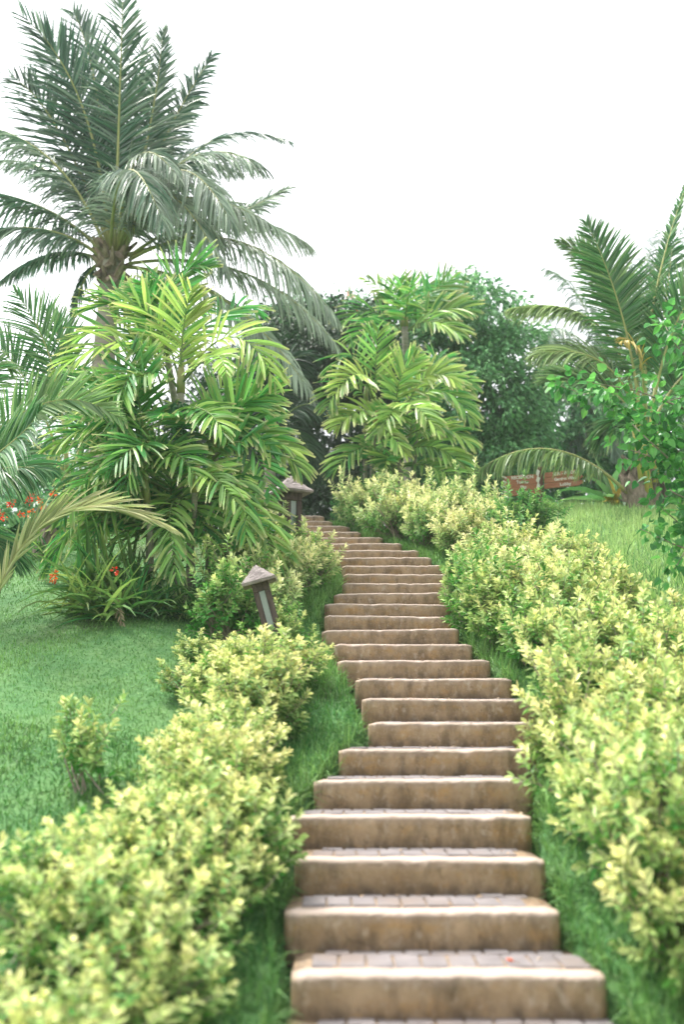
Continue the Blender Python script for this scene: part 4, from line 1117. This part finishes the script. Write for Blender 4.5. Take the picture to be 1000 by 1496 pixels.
# ------------------------------------------------------------------ low plants
def rosette(name, base, n, L, wid, leafm, label, cat='plant', el=(20, 80), droop=.9, age=.4, spread=.12, prof=(.4, 1, .85, .5, .05), group=None, fl=0, flz=.35):
    e = empty(name, base, label, cat, group); loc = np.array(e.location)
    az = R.uniform(0, 6.28, n); el_ = np.radians(R.uniform(*el, n))
    d = np.stack([np.cos(az) * np.cos(el_), np.sin(az) * np.cos(el_), np.sin(el_)], 1)
    rr = spread * np.sqrt(R.uniform(0, 1, n)); a2 = R.uniform(0, 6.28, n)
    P = np.stack([np.cos(a2) * rr, np.sin(a2) * rr, R.uniform(0, .12, n)], 1)
    w = np.stack([-np.sin(az), np.cos(az), R.normal(0, .3, n)], 1)
    mb = MB()
    mb.blades(P, d, w, L * R.uniform(.6, 1.15, n), wid * R.uniform(.7, 1.2, n), list(prof), np.full(n, droop) * R.uniform(.6, 1.4, n), np.stack([np.clip(age + R.normal(0, .25, n), 0, 1), R.uniform(0, 1, n), 0 * az], 1), fold=.35)
    mb.obj('foliage', M[leafm], e)
    if fl:
        fm = MB()
        for k in range(fl):
            c = np.array([R.normal(0, spread * .8), R.normal(0, spread * .6), flz * R.uniform(.6, 1.2)])
            kk = 14; off = R.normal(0, .014, (kk, 3))
            fm.blades(c + off, nrm(off), R.normal(0, 1, (kk, 3)), np.full(kk, .028), np.full(kk, .022), [.4, 1, .3], np.full(kk, .2), np.stack([R.uniform(0, 1, kk), R.uniform(0, 1, kk), np.zeros(kk)], 1), m=2)
        fm.obj('blossom', M['orange'], e)
    return e


YU = 8.9
def gp(px, Y):
    p = at(px, 740, Y); p[2] = float(gz(p[0], Y)); return p


for (px, Y, n, L, wd, age, lab, fl) in [
    (125, 8.9, 34, .5, .035, .5, 'spiky leaved plant with a red bloom at the lawn end of the palm clump', 2),
    (165, 8.8, 36, .5, .04, .6, 'yellow green strappy plant in front of the palm clump, beside the red blooms', 1),
    (205, 8.9, 34, .45, .035, .2, 'dark strappy plant at the centre foot of the palm clump', 0),
    (245, 9.0, 32, .42, .03, .15, 'dark strappy plant at the foot of the palm clump towards the hedge', 0),
    (145, 9.3, 36, .65, .045, .25, 'tall dark strappy plant behind the red blooms under the palm clump', 0),
    (200, 9.4, 34, .65, .045, .1, 'tall shaded strappy plant deep under the palm clump', 0),
    (290, 9.1, 30, .45, .03, .1, 'shaded strappy plant between the palm clump and the green hedge shrubs', 0)]:
    rosette('strappy_plant', gp(px, Y - .4), int(n * 1.6), L * 1.1, wd * 1.1, 'under', lab, age=age, fl=fl, el=(15, 80), spread=.18, group='strappy plants under the palm clump')
rosette('strappy_plant', gp(68, 10.7), 40, .42, .03, 'under', 'small strappy plant out on the lawn at the foot of the smaller coconut palm', age=.35, el=(15, 80), spread=.2)
# dead leaf and bleached twigs at the clump's foot
dl = empty('dry_leaf', gp(172, 8.35), 'bleached dry palm leaf hanging at the foot of the palm clump', 'leaf')
frond(dl, at(165, 872, 8.4), at(172, 890, 8.3), at(180, 914, 8.25), n=11, Lm=.08, wid=.018, cam=.9, droop=.5, m='dry', rib='stem', age=.8, stem=.05, r0=.003, name='blade', shape='areca', tipL=.7)
tw = empty('dry_twigs', gp(255, 8.7), 'tangle of thin dry creeper stems on the grass beside the palm clump foot', 'twigs')
mb = MB(); tl = np.array(tw.location)
for k in range(34):
    a_ = gp(R.uniform(205, 300), R.uniform(8.5, 9.1)) + UP * R.uniform(0, .25); b_ = gp(R.uniform(215, 300), R.uniform(8.5, 9.0)) + UP * R.uniform(0, .06)
    mb.tube(bez(a_, (a_ + b_) / 2 + UP * R.uniform(0, .18), b_, 8) - tl, .0028, 4)
mb.obj('creeper', M['grass_dry'], tw)
# red flowered bush, left edge, and banana-like leaves by the sign
for (px, Y, lab) in ((20, 11.6, 'red orange flowered bush at the far edge of the left lawn'), (-40, 11.4, 'red orange flowered bush nearest the arching fronds, far left'), (62, 12.0, 'smaller red orange flowered bush beside the grey stump')):
    rosette('flowering_bush', gp(px, Y), 130, .32, .06, 'tree', lab, cat='bush', el=(5, 85), spread=.3, fl=8, flz=.5, age=.3, group='flowering bushes on the left lawn')
sp_ = empty('tree_stump', gp(58, 12.4), 'grey weathered stump behind the left lawn, by the red flowers', 'stump')
mb = MB(); mb.tube(np.array([[0, 0, -.1], [0, 0, .1], [.02, 0, .22], [.03, 0, .3]]), [.13, .11, .09, .05], 10, jit=.15); mb.obj('wood', M['oldwood'], sp_)
for (px, Y, n, L, wd, age, lm, lab) in [
    (892, 14.9, 9, .75, .2, .5, 'banana', 'broad leaved banana plant right of the signpost'),
    (900, 14.2, 12, .8, .16, .35, 'banana', 'leafy broad bladed plant between banana plant and palm base'),
    (870, 15.2, 10, .45, .1, .4, 'banana', 'low broad bladed plant just under the right hand sign boards'),
    (815, 15.0, 14, .45, .1, .25, 'banana', 'low green plant behind the foot of the signpost'),
    (905, 13.9, 9, .42, .09, .5, 'yellow', 'yellowing broad bladed plant left of the palm base'),
    (985, 14.2, 12, .6, .12, .4, 'banana', 'broad bladed plant on the far side of the palm base')]:
    rosette('banana_plant' if 'banana' in lab else 'broad_leaved_plant', gp(px, Y), n, L, wd, lm, lab, el=(25, 82), age=age, droop=1.0, prof=(.2, .85, 1, .8, .1), group=None)
# small fallen petals on the treads
for (px, py, si, mt, lab) in ((741, 1402, 5, 'orange', 'tiny orange fallen petal on the paving of the second lowest visible tread'), (500, 957, 15, 'yellow', 'tiny yellow fallen leaf at the left end of a middle step')):
    si = si - 1 + 0
    pz = stepZ[si] + .012
    yv = stepY[si] + .2
    p = np.array([(px - 500) / F * (yv * CP + pz * SP), yv, pz])
    mb = MB(); mb.blades(np.array([p, p + [.01, .01, 0]]), np.array([[1, .2, .3], [.2, 1, .5]]), np.array([[0, 1, 0.2], [1, 0, 0.]]), np.array([.035, .03]), np.array([.022, .02]), [.4, 1, .1], np.array([.8, .8]), np.array([[.6, .5, 0], [.4, .5, 0]]), m=2)
    o = tag(mb.obj('fallen_petal', M[mt]), lab, 'petal')


# ------------------------------------------------------------------ grass
def grass(name, x0, x1, y0, y1, dens, h, wid, m, label, mask=None, lean=.5, age=.35):
    n = int((x1 - x0) * (y1 - y0) * dens)
    x = R.uniform(x0, x1, n); y = R.uniform(y0, y1, n)
    L_, R_ = np.interp(y, stepY, stepL), np.interp(y, stepY, stepR)
    k = ((x < L_ - .005) | (x > R_ + .005) | (y > YT + .4))
    if mask is not None: k &= mask(x, y, L_, R_)
    x, y = x[k], y[k]; n = len(x)
    patch = .5 + .25 * np.sin(x * 2.1 + 1) * np.sin(y * 2.7) + .25 * np.sin(x * 5.3 - y * 3.1) + R.normal(0, .2, n)
    hh = h * R.uniform(.5, 1.3, n) * (.7 + .6 * np.clip(patch, 0, 1))
    az = R.uniform(0, 6.28, n)
    ln = np.abs(R.normal(0, lean, n))
    d = np.stack([np.cos(az) * ln, np.sin(az) * ln, np.ones(n)], 1)
    w = np.stack([-np.sin(az), np.cos(az), 0 * az], 1)
    P = np.stack([x, y, gz(x, y) - .01], 1)
    t = np.stack([np.clip(age + .55 * (patch - .5) + R.normal(0, .17, n) + .9 * (R.uniform(0, 1, n) < .04), 0, 1), R.uniform(0, 1, n), 0 * az], 1)
    mb = MB()
    mb.blades(P, d, w, hh, wid * R.uniform(.7, 1.3, n), [.8, 1, .1], R.uniform(.3, 1.6, n), t, fold=.3, m=2)
    kind(mb.obj(name, M[m]), 'stuff', label)


# lawn left, verges beside the steps, meadow right, plateau
grass('coarse_grass', -4.2, 0.0, 3.6, 6.4, 1500, 0.075, .008, 'grass', 'coarser dark grass low on the left slope', lambda x, y, L, r: (x < L - .5) & (x > -.45 * y - .6), lean=.6, age=.05)
grass('lawn_grass', -5.0, 0.0, 4.2, 8.6, 4200, .036, .0055, 'grass', 'short green lawn grass on the left slope', lambda x, y, L, r: (x < L - .2) & (x > -.45 * y - .6), age=.42)
grass('lawn_grass', -6.5, 0.0, 8.6, 13.5, 2600, .036, .0065, 'grass', 'short green lawn grass around the palm clump', lambda x, y, L, r: (x < L - .2) & (x > -.45 * y - .6), age=.5)
grass('verge_grass', -1.2, 2.2, 3.0, 9.0, 5200, .085, .0065, 'grass', 'soft grass on the verges beside the steps', lambda x, y, L, r: (x > L - .55) & (x < r + .6), lean=.8, age=.45)
grass('verge_grass', -2.0, 2.5, 9.0, 13.8, 4200, .09, .008, 'grass', 'soft grass beside the upper steps', lambda x, y, L, r: (x > L - .55) & (x < r + .6), lean=.7, age=.6)
grass('edge_tufts', -1.4, 2.2, 2.6, 13.6, 9000, .11, .007, 'grass', 'long grass creeping over the ends of the steps', lambda x, y, L, r: (((x > L - .07) & (x < L)) | ((x < r + .07) & (x > r))) & (np.sin(y * 7.3) + np.sin(y * 3.1 + 2) > -.4), lean=.9, age=.35)
n = 170
yy = R.uniform(2.8, 13, n); ll = np.interp(yy, stepY, stepL); rr = np.interp(yy, stepY, stepR); uu = R.beta(.55, .55, n)
xx = ll + .04 + (rr - ll - .08) * uu
ii = np.clip(np.searchsorted(stepY, yy) - 1, 0, len(stepY) - 1)
fr_ = yy - np.array(stepY)[ii]
ok = fr_ > .1
P = np.stack([xx, yy, np.array(stepZ)[ii] + .011], 1)[ok]; n = len(P)
az = R.uniform(0, 6.28, n)
mb = MB(); mb.blades(P, np.stack([np.cos(az), np.sin(az), R.uniform(0, .35, n)], 1), np.stack([-np.sin(az), np.cos(az), R.normal(0, .3, n)], 1), R.uniform(.02, .045, n), R.uniform(.008, .018, n), [.3, 1, .7, .1], R.uniform(.3, 1.5, n), np.stack([R.uniform(0, 1, n), R.uniform(0, 1, n), 0 * az], 1), m=3)
kind(mb.obj('fallen_leaves', M['dry']), 'stuff', 'small dry leaves and bits lying on the treads')
grass('meadow_grass', .8, 6.5, 7.0, 15.0, 1700, .13, .008, 'grass_dry', 'longer pale grass on the right slope', lambda x, y, L, r: (x > r + .6) & (x < .45 * y + .6), lean=.4, age=.45)
grass('meadow_grass', 1.0, 4.2, 7.0, 10.5, 160, .30, .009, 'grass', 'tall dark grass tufts at the right hedge', lambda x, y, L, r: (x > r + 1.3), lean=.35, age=.15)
grass('plateau_grass', -9.0, 9.0, 13.5, 24, 260, .11, .016, 'grass', 'grass on the level ground beyond the stairs', None, age=.4)

# ------------------------------------------------------------------ air
m, nt, out = mat('thin_air')
pv = nt.nodes.new('ShaderNodeVolumePrincipled'); pv.inputs['Density'].default_value = HAZE; pv.inputs['Color'].default_value = (.9, .95, .95, 1)
nt.links.new(pv.outputs[0], out.inputs['Volume'])
hb = MB(); hb.box((0, 34, 4.0), (75, 0, 0), (0, 60, 0), (0, 0, 7.8)); kind(hb.obj('haze', m), 'stuff', 'thin bright haze over the garden')

# ------------------------------------------------------------------ camera, light, sky
cam = bpy.data.cameras.new('camera'); co = bpy.data.objects.new('camera', cam); C.objects.link(co)
co.location = (0, 0, 0); co.rotation_euler = (math.pi / 2 + PT, 0, 0)
cam.sensor_fit = 'VERTICAL'; cam.sensor_height = 36; cam.lens = F / 1496 * 36
cam.clip_end = 2000; cam.clip_start = .05
cam.dof.use_dof = True; cam.dof.focus_distance = 9.3; cam.dof.aperture_fstop = 1.15
sc.camera = co
w = bpy.data.worlds.new('World'); sc.world = w; w.use_nodes = True
nt = w.node_tree; nt.nodes.clear()
sky = nt.nodes.new('ShaderNodeTexSky'); sky.sky_type = 'NISHITA'; sky.sun_disc = False
EL, AZ = math.radians(66), math.radians(-60)
sky.sun_elevation = EL; sky.sun_rotation = AZ; sky.dust_density = 4; sky.air_density = 1.2; sky.ozone_density = 1
hs = nt.nodes.new('ShaderNodeHueSaturation'); hs.inputs['Saturation'].default_value = .12
bg = nt.nodes.new('ShaderNodeBackground'); bg.inputs['Strength'].default_value = .115
ow = nt.nodes.new('ShaderNodeOutputWorld')
nt.links.new(sky.outputs[0], hs.inputs['Color']); nt.links.new(hs.outputs[0], bg.inputs[0]); nt.links.new(bg.outputs[0], ow.inputs[0])
sl = bpy.data.lights.new('sun', 'SUN'); sl.energy = 1.5; sl.angle = math.radians(14); sl.color = (1, .95, .86)
so = bpy.data.objects.new('sun', sl); C.objects.link(so)
dv = Vector((math.sin(AZ) * math.cos(EL), math.cos(AZ) * math.cos(EL), math.sin(EL)))
so.rotation_euler = dv.to_track_quat('Z', 'Y').to_euler()
so.location = (0, 0, 20)
sc.view_settings.view_transform = 'Standard'; sc.view_settings.look = 'None'
sc.view_settings.exposure = 1.88; sc.view_settings.gamma = 1.0
sc.cycles.max_bounces = 12; sc.cycles.diffuse_bounces = 8; sc.cycles.transmission_bounces = 8; sc.cycles.volume_bounces = 2; sc.cycles.transparent_max_bounces = 4
sc.cycles.use_denoising = True
